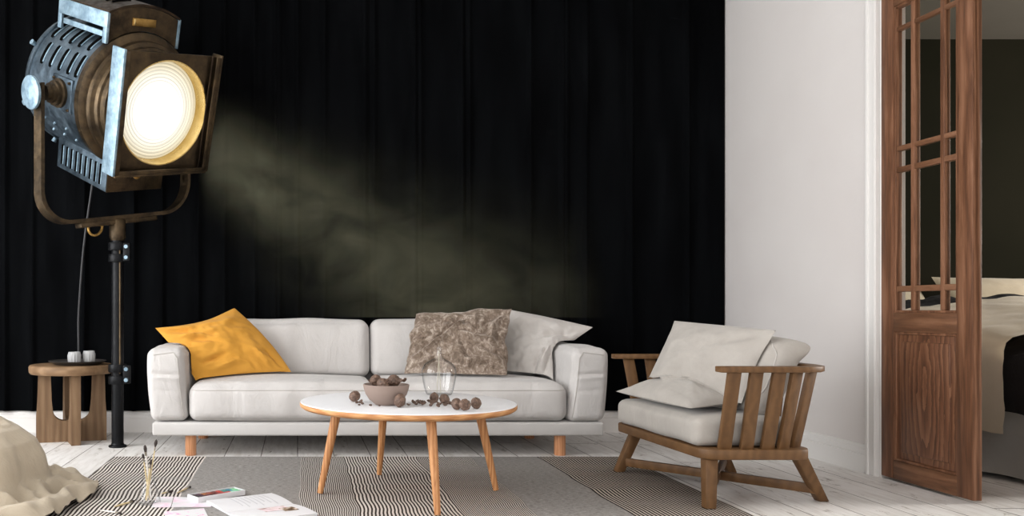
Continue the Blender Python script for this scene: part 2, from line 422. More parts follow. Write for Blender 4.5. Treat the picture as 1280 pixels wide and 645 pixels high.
def pillow(TL, TR, BR, BL, T, n=44, pinch=.05, edges=(0, 0, 0, 0), folds=(), wr=.006, seed=0, power=.55, back=1.0, wscale=7, face=None, sharp=False, lump=0):
    TL, TR, BR, BL = map(Vector, (TL, TR, BR, BL))
    N_ = ((TR-TL)+(BR-BL)).cross((TL-BL)+(TR-BR)).normalized()
    if face is not None and N_.dot(Vector(face)) < 0: N_ = -N_
    cen = (TL+TR+BR+BL)/4
    bm = bmesh.new(); front, rear = {}, {}
    for i in range(n+1):
        for j in range(n+1):
            u, v = i/n, j/n
            p = (TL*(1-u)+TR*u)*(1-v) + (BL*(1-u)+BR*u)*v
            su, sv = math.sin(PI*u), math.sin(PI*v)
            ed = su*(1-sv)+sv*(1-su)
            p = p + (cen-p)*pinch*ed
            for e_, w_ in zip(edges, (su*(1-v)**2, sv*u**2, su*v**2, sv*(1-u)**2)): p = p + (cen-p)*e_*w_
            if lump: p = p + (cen-p)*lump*(noise.noise(Vector((u*2.6+seed, v*2.6, seed*2.2)))+.5*noise.noise(Vector((u*7+seed, v*7, 1))))*(1 if v < .8 else .3)
            t = T*max(0, su*sv)**power
            rim = min(1, 6*min(u, 1-u, v, 1-v))
            dz = 0
            for (u0, v0, u1, v1, amp, wd) in folds:
                a, b_ = Vector((u0, v0)), Vector((u1, v1)); ab = b_-a; q = Vector((u, v))
                s = max(0, min(1, (q-a).dot(ab)/ab.length_squared)); d = (q-a-ab*s).length
                dz += amp*((max(0, 1-d/(1.7*wd))**1.3) if sharp else math.exp(-(d/wd)**2))*(.55+.45*math.sin(PI*min(1, max(0, s))))
            w1 = noise.noise(Vector((u*wscale+seed*5, v*wscale, seed)))*wr
            w2 = noise.noise(Vector((u*wscale*2.3+seed, v*wscale*2.3, 3+seed)))*wr*.45
            off = (w1+w2+dz)*rim
            front[i, j] = bm.verts.new(p + N_*(t+off))
            if i in (0, n) or j in (0, n): rear[i, j] = front[i, j]
            else: rear[i, j] = bm.verts.new(p - N_*(t*back - off*.3 + .002))
    for i in range(n):
        for j in range(n):
            bm.faces.new((front[i, j], front[i+1, j], front[i+1, j+1], front[i, j+1]))
            bm.faces.new((rear[i, j], rear[i, j+1], rear[i+1, j+1], rear[i+1, j]))
    bmesh.ops.recalc_face_normals(bm, faces=bm.faces)
    return bm
def tree_of(objs):
    vs, ps = [], []
    for o in objs:
        base = Vector((0, 0, 0)); q = o
        while q is not None: base = base + q.location; q = q.parent
        b0 = len(vs); vs += [v.co+base for v in o.data.vertices]; ps += [tuple(b0+i for i in p.vertices) for p in o.data.polygons]
    return BVHTree.FromPolygons(vs, ps)
def inside(t, p):
    votes = 0
    for d in (Vector((.31, .17, .93)), Vector((-.83, .29, .47)), Vector((.21, -.91, .36))):
        d = d.normalized(); o_, n = p.copy(), 0
        for _ in range(24):
            loc, nor, idx, dist = t.ray_cast(o_, d)
            if loc is None: break
            n += 1; o_ = loc + d*1e-4
        votes += n % 2
    return votes >= 2
def conform(bm, trees, eps=.004, it=2):      # soft things yield where they press on others
    for _ in range(it):
        for t in trees:
            for v in bm.verts:
                loc, nor, idx, d = t.find_nearest(v.co, .3)
                if loc is None: continue
                if inside(t, v.co): v.co = loc+(loc-v.co).normalized()*eps if d > 1e-5 else loc+nor*eps
                elif d < eps: v.co = loc+((v.co-loc).normalized() if d > 1e-5 else nor)*eps
def copy_tree(o, parent=None):
    c = o.copy(); C.objects.link(c)
    if parent is not None: c.parent = parent
    for ch in list(o.children): copy_tree(ch, c)
    return c
LEFT_W, FRONT_W, BED_W, EXPO = (72, 122), 58, 210, 0.3
# ------------------------------------------------------------------ the room
CEIL = 3.1
def struct(name, bm, mat, parent=None, smooth=True):
    o = obj(name, bm, mat, parent, smooth=smooth)
    if parent is None: o['kind'] = 'structure'
    return o
WX, WT = 2.855, 0.116          # right wall plane and thickness
BY = 5.627                     # back wall plane
DY0, DY1 = 2.95, 4.118         # doorway in the right wall
bm = bmesh.new(); box(bm, (-3.4, -3.2, -.1), (7.2, 7.1, 0)); struct('floor', bm, 'floor')
bm = bmesh.new(); box(bm, (-3.4, -3.2, CEIL), (WX+WT/2, BY+.2, CEIL+.12)); struct('ceiling', bm, 'ceil')
bm = bmesh.new(); box(bm, (-3.4, BY, 0), (WX, BY+.18, CEIL)); struct('wall_back', bm, 'wall')
bm = bmesh.new()
box(bm, (WX, DY1, 0), (WX+WT, 6.10, CEIL)); box(bm, (WX, -3.0, 0), (WX+WT, DY0, CEIL)); box(bm, (WX, DY0, 2.50), (WX+WT, DY1, CEIL))
struct('wall_right', bm, 'wall')
# left wall with two tall windows; front wall with one wide window added for fill light
def wall_with_holes(name, axis, pos, a0, a1, holes, thick):
    bm = bmesh.new(); cuts = sorted(holes); cur = a0
    def bx_(s0, s1, z0, z1):
        if axis == 'x': box(bm, (pos, s0, z0), (pos+thick, s1, z1))
        else: box(bm, (s0, pos, z0), (s1, pos+thick, z1))
    for h0, h1, z0, z1 in cuts:
        bx_(cur, h0, 0, CEIL); bx_(h0, h1, 0, z0); bx_(h0, h1, z1, CEIL); cur = h1
    bx_(cur, a1, 0, CEIL)
    return struct(name, bm, 'wall')
LW = [(-1.2, 1.0, .35, 2.75), (1.7, 4.4, .35, 2.75)]
FW = [(-2.4, 1.9, .5, 2.75)]
wall_with_holes('wall_left', 'x', -3.4, -3.0, BY, LW, .2)
wall_with_holes('wall_front', 'y', -3.2, -3.4, WX+WT, FW, .2)
wn = 0
for (h0, h1, z0, z1) in LW:
    wn += 1; bm = bmesh.new(); x0, x1 = -3.36, -3.28
    box(bm, (x0, h0, z0), (x1, h0+.06, z1)); box(bm, (x0, h1-.06, z0), (x1, h1, z1))
    box(bm, (x0, h0, z0), (x1, h1, z0+.06)); box(bm, (x0, h0, z1-.06), (x1, h1, z1)); box(bm, (x0, (h0+h1)/2-.03, z0), (x1, (h0+h1)/2+.03, z1))
    struct('window_%d' % wn, bm, 'trim')
for (h0, h1, z0, z1) in FW:  # invented window behind the eye, unseen, for the front fill light
    wn += 1; bm = bmesh.new(); y0, y1 = -3.14, -3.06
    box(bm, (h0, y0, z0), (h0+.06, y1, z1)); box(bm, (h1-.06, y0, z0), (h1, y1, z1))
    box(bm, (h0, y0, z0), (h1, y1, z0+.06)); box(bm, (h0, y0, z1-.06), (h1, y1, z1)); box(bm, ((h0+h1)/2-.03, y0, z0), ((h0+h1)/2+.03, y1, z1))
    struct('window_%d' % wn, bm, 'trim')
# baseboards with a stepped moulding
PROF = [(0, 0), (.018, 0), (.018, .092), (.0145, .094), (.0145, .097), (.017, .099), (.017, .118), (.012, .124), (.012, .132), (.006, .141), (0, .143)]
def baseboard(name, a, b, nrm):
    bm = bmesh.new(); a, b, nrm = Vector(a), Vector(b), Vector(nrm)
    A = [bm.verts.new(a+nrm*d+Vector((0, 0, z))) for d, z in PROF]; B = [bm.verts.new(b+nrm*d+Vector((0, 0, z))) for d, z in PROF]
    n = len(PROF); bm.faces.new(A); bm.faces.new(B[::-1])
    for i in range(n): bm.faces.new((A[i], A[(i+1) % n], B[(i+1) % n], B[i]))
    return struct(name, bm, 'trim', smooth=False)
baseboard('baseboard_back', (-3.2, BY, 0), (WX, BY, 0), (0, -1, 0))
baseboard('baseboard_right', (WX, BY-.018, 0), (WX, DY1+.075, 0), (-1, 0, 0))
baseboard('baseboard_left', (-3.2, -3, 0), (-3.2, BY-.018, 0), (1, 0, 0))
# doorway casing and lining
bm = bmesh.new()
for y0, y1 in ((DY1, DY1+.072), (DY0-.072, DY0)):
    box(bm, (WX-.022, y0, 0), (WX, y1, 2.50), .004); box(bm, (WX-.03, (y0+.048 if y0 > 3.5 else y0), 0), (WX, (y1 if y0 > 3.5 else y1-.048), 2.50), .006)
    box(bm, (WX-.026, (y0+.004 if y0 > 3.5 else y1-.016), 0), (WX, (y0+.016 if y0 > 3.5 else y1-.004), 2.50), .004)
box(bm, (WX-.022, DY0-.072, 2.50), (WX, DY1+.072, 2.575), .004)
struct('trim_1', bm, 'trim')
bm = bmesh.new()
box(bm, (WX, DY1-.012, 0), (WX+WT, DY1, 2.50)); box(bm, (WX, DY0, 0), (WX+WT, DY0+.012, 2.50)); box(bm, (WX, DY0+.012, 2.488), (WX+WT, DY1-.012, 2.50))
struct('trim_2', bm, 'trim')
# the glazed walnut door leaf, standing shut in the left half of the doorway
DX0, DX1 = 2.850, 2.890
YA, YB = 4.103, 3.546            # hinge edge, meeting edge
door = thing('door_1', 'reddish brown walnut door leaf with small glass panes above a solid panel', 'door', (DX0, YA, 0)); door['kind'] = 'structure'
GYA, GYB = 4.020, 3.632          # glass opening
DTOP = 2.44
zs_edges = [(2.162, 2.150), (1.594, 1.578), (1.494, 1.476), (.928, .908)]
bm = bmesh.new(); box(bm, (DX0, GYA, .012), (DX1, YA, DTOP), .003); obj('hinge_stile', bm, 'walnut_door', door)
bm = bmesh.new(); box(bm, (DX0, YB, .012), (DX1, GYB, DTOP), .003); obj('lock_stile', bm, 'walnut_door', door)
def rail(z0, z1, nm):
    bm = bmesh.new(); box(bm, (DX0+.0005, GYB, z0), (DX1-.0005, GYA, z1), .002); o = obj(nm, bm, M['walnut_rail'], door); return o
M['walnut_rail'] = wood('red brown walnut across', srgb(78, 51, 35), srgb(116, 80, 57), srgb(142, 103, 78), (9, .8, 9), .45, 2.2)
rail(2.268, DTOP, 'top_rail'); rail(.715, .805, 'lock_rail'); rail(.012, .10, 'bottom_rail')
# moulding beads round glass and panel
bm = bmesh.new()
for z0, z1 in ((.805, 2.268), (.10, .715)):
    e = .012
    box(bm, (DX0+.004, GYA-e, z0), (DX1-.004, GYA, z1), .003); box(bm, (DX0+.004, GYB, z0), (DX1-.004, GYB+e, z1), .003)
    box(bm, (DX0+.004, GYB+e, z0), (DX1-.004, GYA-e, z0+e), .003); box(bm, (DX0+.004, GYB+e, z1-e), (DX1-.004, GYA-e, z1), .003)
obj('moulding', bm, 'walnut_door', door)
my = [(2.85*FPX/(px-VX)) for px in (1139, 1176)]
for y in my:
    bm = bmesh.new(); box(bm, (DX0+.006, y-.013, .817), (DX1-.006, y+.013, 2.256), .004); obj('muntin', bm, 'walnut_door', door)
for z1, z0 in zs_edges:
    bm = bmesh.new(); box(bm, (DX0+.0065, GYB+.012, z0-.004), (DX1-.0065, GYA-.012, z1+.004), .004); obj('muntin', bm, M['walnut_rail'], door)
ye = [GYA-.012, my[0], my[1], GYB+.012]; ze = [2.256]+[(a+b)/2 for a, b in zs_edges]+[.817]
for i in range(3):
    for k in range(5):
        bm = bmesh.new(); box(bm, (2.867, ye[i+1]+.0135, ze[k+1]+.0125), (2.871, ye[i]-.0135, ze[k]-.0125)); obj('glass_pane', bm, 'paneglass', door, smooth=False)
bm = bmesh.new()
box(bm, (DX0+.012, GYB+.012, .112), (DX1-.012, GYA-.012, .703), .002)
box(bm, (DX0+.005, GYB+.045, .145), (DX1-.005, GYA-.045, .67), .006)
def walnut_burl():
    m, nt, N, L, b = new_mat('walnut cathedral grain')
    tc = N.new('ShaderNodeTexCoord'); mp = N.new('ShaderNodeMapping'); mp.inputs['Location'].default_value = (0, 2.5, -.72); mp.inputs['Scale'].default_value = (1, 9, 1.6)
    L.new(tc.outputs['Object'], mp.inputs['Vector'])
    ln = N.new('ShaderNodeVectorMath'); ln.operation = 'LENGTH'; L.new(mp.outputs[0], ln.inputs[0])
    nz = noise_tex(nt, tex_coord(nt, (5, 5, 1)), 2.0, 5, .6, 1.0)
    rings = math_n(nt, 'FRACT', math_n(nt, 'ADD', math_n(nt, 'MULTIPLY', ln.outputs['Value'], 4.5), math_n(nt, 'MULTIPLY', nz, 2.2)))
    f = math_n(nt, 'ADD', math_n(nt, 'MULTIPLY', rings, .32), math_n(nt, 'MULTIPLY', noise_tex(nt, tex_coord(nt, (9, 9, .8)), 6, 5, .7), .68))
    L.new(ramp(nt, f, [(.25, srgb(70, 43, 29)), (.5, srgb(110, 72, 50)), (.75, srgb(140, 98, 71))]), b.inputs['Base Color'])
    b.inputs['Roughness'].default_value = .45
    return m
obj('door_panel', bm, walnut_burl(), door)

# ------------------------------------------------------------------ the bedroom beyond
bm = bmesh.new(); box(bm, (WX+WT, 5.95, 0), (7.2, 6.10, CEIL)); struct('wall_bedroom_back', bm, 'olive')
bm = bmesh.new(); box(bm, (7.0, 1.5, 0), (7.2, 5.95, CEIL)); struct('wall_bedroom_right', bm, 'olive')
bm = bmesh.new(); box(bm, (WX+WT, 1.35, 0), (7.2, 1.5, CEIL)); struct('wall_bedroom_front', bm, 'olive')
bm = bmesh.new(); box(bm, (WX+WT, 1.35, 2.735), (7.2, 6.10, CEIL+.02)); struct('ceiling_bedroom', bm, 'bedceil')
BXL = 3.37
bed = thing('bed', 'high bed with a pale skirt, beyond the open doorway', 'bed', (BXL+1, 4.75, 0))
def skirt():
    bm = bmesh.new(); n = 150
    path = [(BXL, 5.75), (BXL, 3.68), (BXL+2.0, 3.68), (BXL+2.0, 5.75)]
    pts = []
    for (a, b) in zip(path, path[1:]):
        a, b = Vector(a), Vector(b); k = max(2, int((b-a).length/.025))
        d = (b-a).normalized(); nr = Vector((d.y, -d.x))
        for i in range(k): pts.append((a+(b-a)*i/k, nr))
    rows = []
    for z in (.45, .35, .2, .08, .006):
        row = []
        for i, (p, nr) in enumerate(pts):
            f = (.5-z)/.5
            s = (math.sin(i*.33)+.7*math.sin(i*.13+1)+.5*noise.noise(Vector((i*.08, z*2, 0))))*.022*f + .012*f
            q = p - nr*s*-1 if False else p + nr*s
            row.append(bm.verts.new((q.x, q.y, z + (.012*math.sin(i*.21) if z < .02 else 0) + (.012 if z < .02 else 0))))
        rows.append(row)
    for A, B in zip(rows, rows[1:]):
        for i in range(len(A)-1): bm.faces.new((A[i], A[i+1], B[i+1], B[i]))
    r = bmesh.ops.solidify(bm, geom=bm.faces[:], thickness=.006)
    return bm
obj('bed_skirt', skirt(), 'bedskirt', bed)
obj('mattress', rbox((BXL+.02, 3.70, .43), (BXL+1.98, 5.76, .56), .06, (20, 34, 6)), 'bedskirt', bed)
bm = bmesh.new(); box(bm, (BXL+.03, 3.72, .12), (BXL+1.97, 5.76, .425), .01); obj('bed_base', bm, 'blackcloth', bed)
bm = bmesh.new(); box(bm, (BXL-.02, 5.82, .1), (BXL+2.02, 5.9, .86), .02)
for x_ in (BXL+.05, BXL+1.9): box(bm, (x_, 5.83, 0), (x_+.06, 5.89, .12))
obj('headboard', bm, 'blackcloth', bed)
# draped covers: a profile across the bed (x, z), swept along y
def cover(name, label, cat, y0, y1, prof_fn, mat, n_y=40, n_s=40, thick=.012, wr=.012, seed=1):
    bm = bmesh.new(); g = {}
    for i in range(n_y+1):
        for j in range(n_s+1):
            x, z = prof_fn(j/n_s, i/n_y); y = y0+(y1-y0)*i/n_y
            q = Vector((x*5, y*5, z*5+seed))
            x2 = x - abs(noise.noise(q))*wr*1.2; z2 = z + abs(noise.noise(q+Vector((5, 2, 0))))*wr*2
            g[i, j] = bm.verts.new((x2, y+noise.noise(q*1.7)*wr, z2))
    for i in range(n_y):
        for j in range(n_s): bm.faces.new((g[i, j], g[i+1, j], g[i+1, j+1], g[i, j+1]))
    bmesh.ops.solidify(bm, geom=bm.faces[:], thickness=thick)
    o = obj(name, bm, mat, None, loc=(BXL+.8, (y0+y1)/2, .66)); tag(o, label, cat); return o
def prof(hem, off, top, width=1.5, rise=.0):
    L1 = top-hem; arc = .1
    def fn(s, t):
        tot = L1+arc+width; d = s*tot; h = hem(t) if callable(hem) else hem
        L1_ = L1
        if d < L1_: return (BXL-.028-off, (top-L1_+d) if not callable(hem) else h+(top-h)*d/L1_)
        d -= L1_
        if d < arc:
            a = d/arc*PI/2; return (BXL-.028-off+.06*(1-math.cos(a)), top+.06*math.sin(a))
        d -= arc
        return (BXL+.032-off+d, top+.06+rise*math.sin(PI*min(1, d/width)))
    return fn
def prof_fix(hem, off, top_, width, rise, ya=0, yb=1):
    arc = .1
    def fn(s, t):
        top = top_+.13*(ya+(yb-ya)*t-3.7); L1 = top-hem; tot = L1+arc+width; d = s*tot
        if d < L1: return (BXL-.03-off, hem+d)
        d -= L1
        if d < arc:
            a = d/arc*PI/2; return (BXL-.03-off+.06*(1-math.cos(a)), top+.06*math.sin(a))
        d -= arc
        return (BXL+.03-off+d, top+.06+rise*math.sin(PI*min(1, d/1.9)))
    return fn
cover('duvet', 'black duvet spread over the bed and hanging down its side', 'duvet', 3.76, 5.34, prof_fix(.33, .0, .53, 1.9, .09, 3.76, 5.34), 'blackcloth', 60, 50, .03, .03)
cover('throw_blanket', 'cream throw laid across the black duvet, hanging over the bed side', 'blanket', 3.88, 4.75, prof_fix(.24, .075, .605, 1.85, .09, 3.88, 4.75), 'bedthrow', 36, 60, .012, .014, 4)
bm = pillow((BXL+.20, 5.66, .97), (BXL+.84, 5.68, .95), (BXL+.86, 5.46, .70), (BXL+.16, 5.46, .70), .07, 26, .04, seed=3)
tag(obj('bed_pillow', bm, 'bedpillow', None, loc=(BXL+.5, 5.56, .70)), 'sand coloured bed pillow behind the glass panes of the door', 'pillow')
bm = pillow((BXL+.90, 5.66, 1.04), (BXL+1.62, 5.66, 1.03), (BXL+1.66, 5.46, .74), (BXL+.90, 5.46, .74), .07, 26, .04, seed=5)
tag(obj('bed_pillow', bm, 'bedpillow', None, loc=(BXL+1.3, 5.56, .74)), 'sand coloured bed pillow seen through the open half of the doorway', 'pillow')

# ------------------------------------------------------------------ curtain on the back wall
def curtain():
    bm = bmesh.new(); x0, x1 = -3.19, 2.848; n = 900
    rnd = random.Random(3); cx = []; x = x0
    while x < x1:
        cx.append(x); x += rnd.choice((.16, .21, .27, .34))*rnd.uniform(.8, 1.2)
    for px in (281, 349, 405, 455, 468, 519, 578, 704): cx.append((px-VX)/FPX*5.58)
    cx.sort()
    def depth(x, z):
        xx = x + .006*noise.noise(Vector((x*1.3, z*.8, 0)))
        # nearest fold centre on each side: soft belly between sharp ridges
        d = 0
        for c_ in cx:
            t = (xx-c_)
            if abs(t) < .12: d = max(d, math.exp(-(t/.017)**2)*.024 + math.exp(-(t/.06)**2)*.010)
        return d + .006*math.sin(xx*21) + .004*noise.noise(Vector((xx*9, z*.5, 2)))
    zs = [.146, .5, 1.0, 1.6, 2.2, 2.7, 3.09]
    R_ = []
    for z in zs:
        R_.append([bm.verts.new((x0+(x1-x0)*i/n, 5.602 - depth(x0+(x1-x0)*i/n, z), z)) for i in range(n+1)])
    for A, B in zip(R_, R_[1:]):
        for i in range(n): bm.faces.new((A[i], A[i+1], B[i+1], B[i]))
    bmesh.ops.recalc_face_normals(bm, faces=bm.faces)
    back = [[bm.verts.new((v.co.x, 5.618, v.co.z)) for v in (r[0], r[-1])] for r in (R_[0], R_[-1])]
    bm.faces.new([back[0][0], back[0][1]] + R_[0][::-1]); bm.faces.new([back[1][0], back[1][1]] + R_[-1][::-1])
    bm.faces.new([back[0][0], back[1][0]] + [r[0] for r in R_[::-1]]); bm.faces.new([back[0][1], back[1][1]] + [r[-1] for r in R_[::-1]])
    return bm
tag(obj('curtain', curtain(), 'curtain', None, loc=(-.17, 5.585, .146)), 'black stage curtain hanging in vertical folds over the whole back wall', 'curtain')

# ------------------------------------------------------------------ rug
bm = bmesh.new(); box(bm, (-1.012, 2.35, .0005), (1.80, 4.636, .009), .002)
rug = obj('rug', bm, 'rug', None); tag(rug, 'grey flatweave rug in black and white stripes under the coffee table', 'rug')
RT = .0095

# ------------------------------------------------------------------ sofa
sofa = thing('sofa', 'long off white fabric sofa on short round wooden feet', 'sofa', (.446, 5.1, 0))
bm = bmesh.new(); box(bm, (-.808, 4.66, .119), (1.70, 5.50, .193), .012, None, 3); so_base = obj('base', bm, 'sofabase', sofa)
for x_ in (-.602, 1.478):
    for y_ in (4.735, 5.36):
        bm = bmesh.new(); lathe(bm, [(.028, 0), (.0315, .004), (.0315, .1188)], Matrix.Translation((x_, y_, 0)), 28); obj('foot', bm, 'sofaleg', sofa)
def lean(sgn, cx):
    def w(p, q):
        t = (p.z-.194)/.42
        p.x += sgn*.022*math.sin(min(1, max(0, t))*PI*.6)
        p.z += .006*(p.y-4.66) - .02*max(0, -q.y)**4*max(0, q.z)*0
        # tucked creases across the front face
        fr = max(0, -q.y)**6
        for zc, am in ((.46, .010), (.44, -.007), (.37, .004)):
            p.y += fr*am*math.exp(-((p.z-zc-.05*(p.x-cx)*sgn)/.011)**2)*max(0, 1-q.x**2)
        return p
    return w
arms = []
for sgn, x0, x1 in ((-1, -.818, -.612), (1, 1.507, 1.708)):
    bm = rbox((x0, 4.662, .194), (x1, 5.49, .602), .042, (22, 34, 46), (.008, .008, .012, .0, 0, .012), .006, 5, sgn+3, lean(sgn, (x0+x1)/2))
    arms.append(obj('armrest', bm, 'sofa', sofa))
seats, backs = [], []
def seatwarp(p, q):
    f = max(0, -q.y)**3
    p.y += f*.010*noise.noise(Vector((p.x*9, p.z*2.2, 3)))
    return p
for x0, x1, sd in ((-.608, .443, 1), (.450, 1.503, 2)):
    bm = rbox((x0, 4.655, .195), (x1, 5.26, .405), .055, (54, 30, 16), (0, 0, .022, 0, 0, .032), .007, 4, sd, seatwarp); seats.append(obj('seat_cushion', bm, 'sofa', sofa))
for x0, x1, sd in ((-.608, .449, 3), (.457, 1.503, 4)):
    def bw(p, q):
        p.y += .10*(p.z-.42)
        p.y += max(0, -q.y)**2*.012*noise.noise(Vector((p.x*9, p.z*1.6, sd)))
        return p
    bm = rbox((x0, 5.215, .40), (x1, 5.405, .752), .055, (54, 12, 24), (0, 0, .03, 0, 0, .012), .007, 4, sd, bw); backs.append(obj('back_cushion', bm, 'sofa', sofa))
bm = rbox((-.80, 5.455, .19), (1.69, 5.52, .66), .025, (30, 4, 16)); obj('backrest', bm, 'sofa', sofa)
tree = tree_of(arms+seats+backs)
def seam(pts, rad=.0028, parent=None, d=Vector((0, 1, 0)), org=4.3):
    out = []
    for x, z in pts:
        loc, nor, idx, dist = tree.ray_cast(Vector((x, org, z)), d)
        if loc is not None and loc.y < 5.1: out.append(loc-Vector((0, .001, 0)))
    bm = bmesh.new(); tube(bm, out, rad, 6); obj('piping', bm, 'piping', parent)
def lerp_pts(P_, k=14):
    out = []
    for a, b in zip(P_, P_[1:]): out += [(a[0]+(b[0]-a[0])*i/k, a[1]+(b[1]-a[1])*i/k) for i in range(k)]
    return out+[P_[-1]]
seam(lerp_pts([(-.632, .215), (-.655, .40), (-.667, .55), (-.69, .582), (-.80, .568)]), parent=arms[0])
seam(lerp_pts([(1.527, .215), (1.55, .40), (1.563, .55), (1.585, .582), (1.70, .568)]), parent=arms[1])
for o, x0, x1 in ((seats[0], -.59, .425), (seats[1], .468, 1.485)):
    seam([(x0+(x1-x0)*i/40, .372) for i in range(41)], parent=o)

# sofa pillows
T_s = [tree_of([o]) for o in seats+arms+backs]
bm = pillow(P(194, 410, 4.90), P(293, 385, 5.16), P(364, 465, 5.04), P(247, 479, 4.84), .095, 56, .0, (.16, -.10, .02, .06),
            [(0, .02, .45, .35, -0.027, 0.043), (.0, .22, .4, .3, 0.020, 0.051), (.15, .75, .42, .68, -0.022, 0.030), (.2, .88, .5, .8, 0.020, 0.034), (.75, .7, .80, .95, 0.020, 0.025), (.86, .68, .92, .95, -0.017, 0.025), (.62, .8, .66, .98, -0.014, 0.025), (.95, .08, .5, .3, 0.014, 0.068), (.3, .1, .8, .2, 0.015, 0.043), (.02, .0, .3, .12, 0.024, 0.034), (.1, .25, .45, .5, -0.020, 0.043), (.9, .95, .7, .6, 0.017, 0.043)], .014, 1, face=(0, -1, 0))
conform(bm, T_s, .012, 3); yp = obj('throw_pillow', bm, 'yellow', None, loc=P(300, 470, 5.0)); tag(yp, 'mustard yellow pillow leaning in the corner of the sofa', 'pillow')
bm = pillow(P(636, 387, 5.26), P(741, 409, 5.04), P(692, 477, 4.92), P(624, 468, 5.10), .085, 56, .0, (-.02, .42, .0, -.06),
            [(.95, .1, .45, .45, -0.021, 0.048), (.75, .55, .72, .9, 0.024, 0.040), (.6, .6, .62, .95, -0.018, 0.040), (.2, .1, .8, .12, 0.015, 0.064), (.9, .3, .6, .4, 0.018, 0.040), (.66, .62, .68, .95, 0.021, 0.024), (.82, .62, .80, .95, -0.018, 0.028), (.98, .2, .6, .2, -0.015, 0.032)], .014, 6, face=(0, -1, 0))
conform(bm, T_s, .02, 4); wp = obj('throw_pillow', bm, 'whitecush', None, loc=P(670, 470, 5.0)); tag(wp, 'plain white pillow leaning against the arm of the sofa', 'pillow')
T_w = tree_of([wp])
bm = pillow(P(521, 393, 5.20), P(644, 383, 5.02), P(633, 471, 4.80), P(505, 468, 4.92), .06, 84, .0, (.02, .04, .0, .03),
            [(.0, .86, .34, .48, .034, .032), (.34, .48, .56, .16, .03, .03), (.05, .70, .30, .44, -.03, .03), (.30, .44, .46, .14, -.026, .028), (.36, .03, .5, .12, .03, .03), (.5, .12, .54, .3, -.03, .03),
             (.46, .42, .66, .52, .028, .03), (.66, .52, .86, .56, .03, .03), (.86, .56, .84, .34, .03, .032), (.84, .34, .96, .08, .034, .034), (.78, .14, .76, .42, -.03, .04), (.5, .5, .62, .78, -.024, .026), (.62, .78, .64, .96, .022, .028),
             (.3, .72, .44, .92, .022, .026), (.7, .66, .95, .84, .026, .028), (.72, .76, .94, .93, -.022, .028), (.06, .97, .26, .8, .026, .028), (.62, .04, .64, .3, .024, .03), (.92, .3, .93, .55, -.024, .028)], .024, 2, .45, wscale=4.5, face=(0, -1, 0), sharp=True, lump=.10)
conform(bm, T_s, .018, 4); gp = obj('throw_pillow', bm, 'velvet', None, loc=P(570, 468, 4.95)); tag(gp, 'rumpled taupe velvet pillow leaning on the sofa back', 'pillow')
# ------------------------------------------------------------------ round coffee table
TC = Vector((.484, 3.72, 0)); TZ = .414; TR_ = .474
ct = thing('coffee_table', 'round white topped coffee table on slim splayed wooden legs', 'table', (TC.x, TC.y, RT))
mt = Matrix.Translation(TC)
bm = bmesh.new(); lathe(bm, [(0, TZ-.004), (TR_-.003, TZ-.004), (TR_-.002, TZ-.003), (TR_-.003, TZ-.0005), (TR_-.006, TZ), (0, TZ)], mt, 96); ctop = obj('tabletop', bm, 'white_lam', ct)
bm = bmesh.new(); lathe(bm, [(0, TZ-.029), (TR_-.014, TZ-.029), (TR_-.002, TZ-.021), (TR_, TZ-.018), (TR_, TZ-.006), (TR_-.001, TZ-.0042), (0, TZ-.0042)], mt, 96); tag(obj('table_rim', bm, 'ply', ct), 'oak edge of the tabletop')
for bx_, tx_ in ((F(400, 620), (418, 527)), (F(474, 596), (478, 530)), (F(547, 648), (541, 530)), (F(620, 616), (600, 525))):
    b = Vector((bx_.x, bx_.y, RT+.0035)); d = Vector((b.x-TC.x, b.y-TC.y, 0)); t = Vector((TC.x, TC.y, TZ-.0292)) + d*.80
    bm = bmesh.new(); n = 12
    tube(bm, [b+(t-b)*i/n for i in range(n+1)], [.0125+(.0215-.0125)*(i/n)**.8 for i in range(n+1)], 20); obj('leg', bm, 'oak', ct)

# bowl of walnuts
BC = Vector((.378, 3.585, TZ+.0005))
bm = bmesh.new()
prof_b = [(0, .0), (.045, .0), (.05, .004), (.072, .022), (.088, .046), (.096, .070), (.0985, .086), (.0955, .0875), (.0925, .084), (.088, .066), (.078, .042), (.06, .020), (.04, .010), (0, .008)]
lathe(bm, prof_b, Matrix.Translation(BC), 64); bowl = obj('bowl', bm, 'clay', None, loc=BC); tag(bowl, 'pinkish clay bowl holding walnuts on the coffee table', 'bowl')
def walnut_bm(r, seed):
    bm = bmesh.new(); bmesh.ops.create_icosphere(bm, subdivisions=4, radius=1)
    for v in bm.verts:
        p = v.co.normalized(); q = p*2.6+Vector((seed*3.7, 0, 0))
        wr_ = abs(noise.noise(q))*.16 + noise.noise(q*2.7)*.06
        s = 1 - wr_*(1-math.exp(-(p.x/.12)**2)) + .05*math.exp(-(p.x/.09)**2)
        pt = 1+.10*max(0, p.z)**8
        v.co = Vector((p.x*.98, p.y*.96, p.z*1.06*pt))*s*r
    return bm
WR = .0245
protos = []
for s_ in range(3):
    bm = walnut_bm(WR, s_); o = obj('walnut', bm, 'walnut', None); protos.append(o)
used = set()
def place(proto, loc, rot, label, cat, group, scale=1):
    if proto.name not in used: used.add(proto.name); o = proto
    else: o = proto.copy(); C.objects.link(o)
    o.location = loc; o.rotation_euler = rot; o.scale = (scale,)*3
    return tag(o, label, cat, group)
def on_table(px, py):     # px, py: where the thing touches the tabletop
    Y = (H-TZ)*FPX/(py-VY); return Vector(((px-VX)/FPX*Y, Y, TZ))
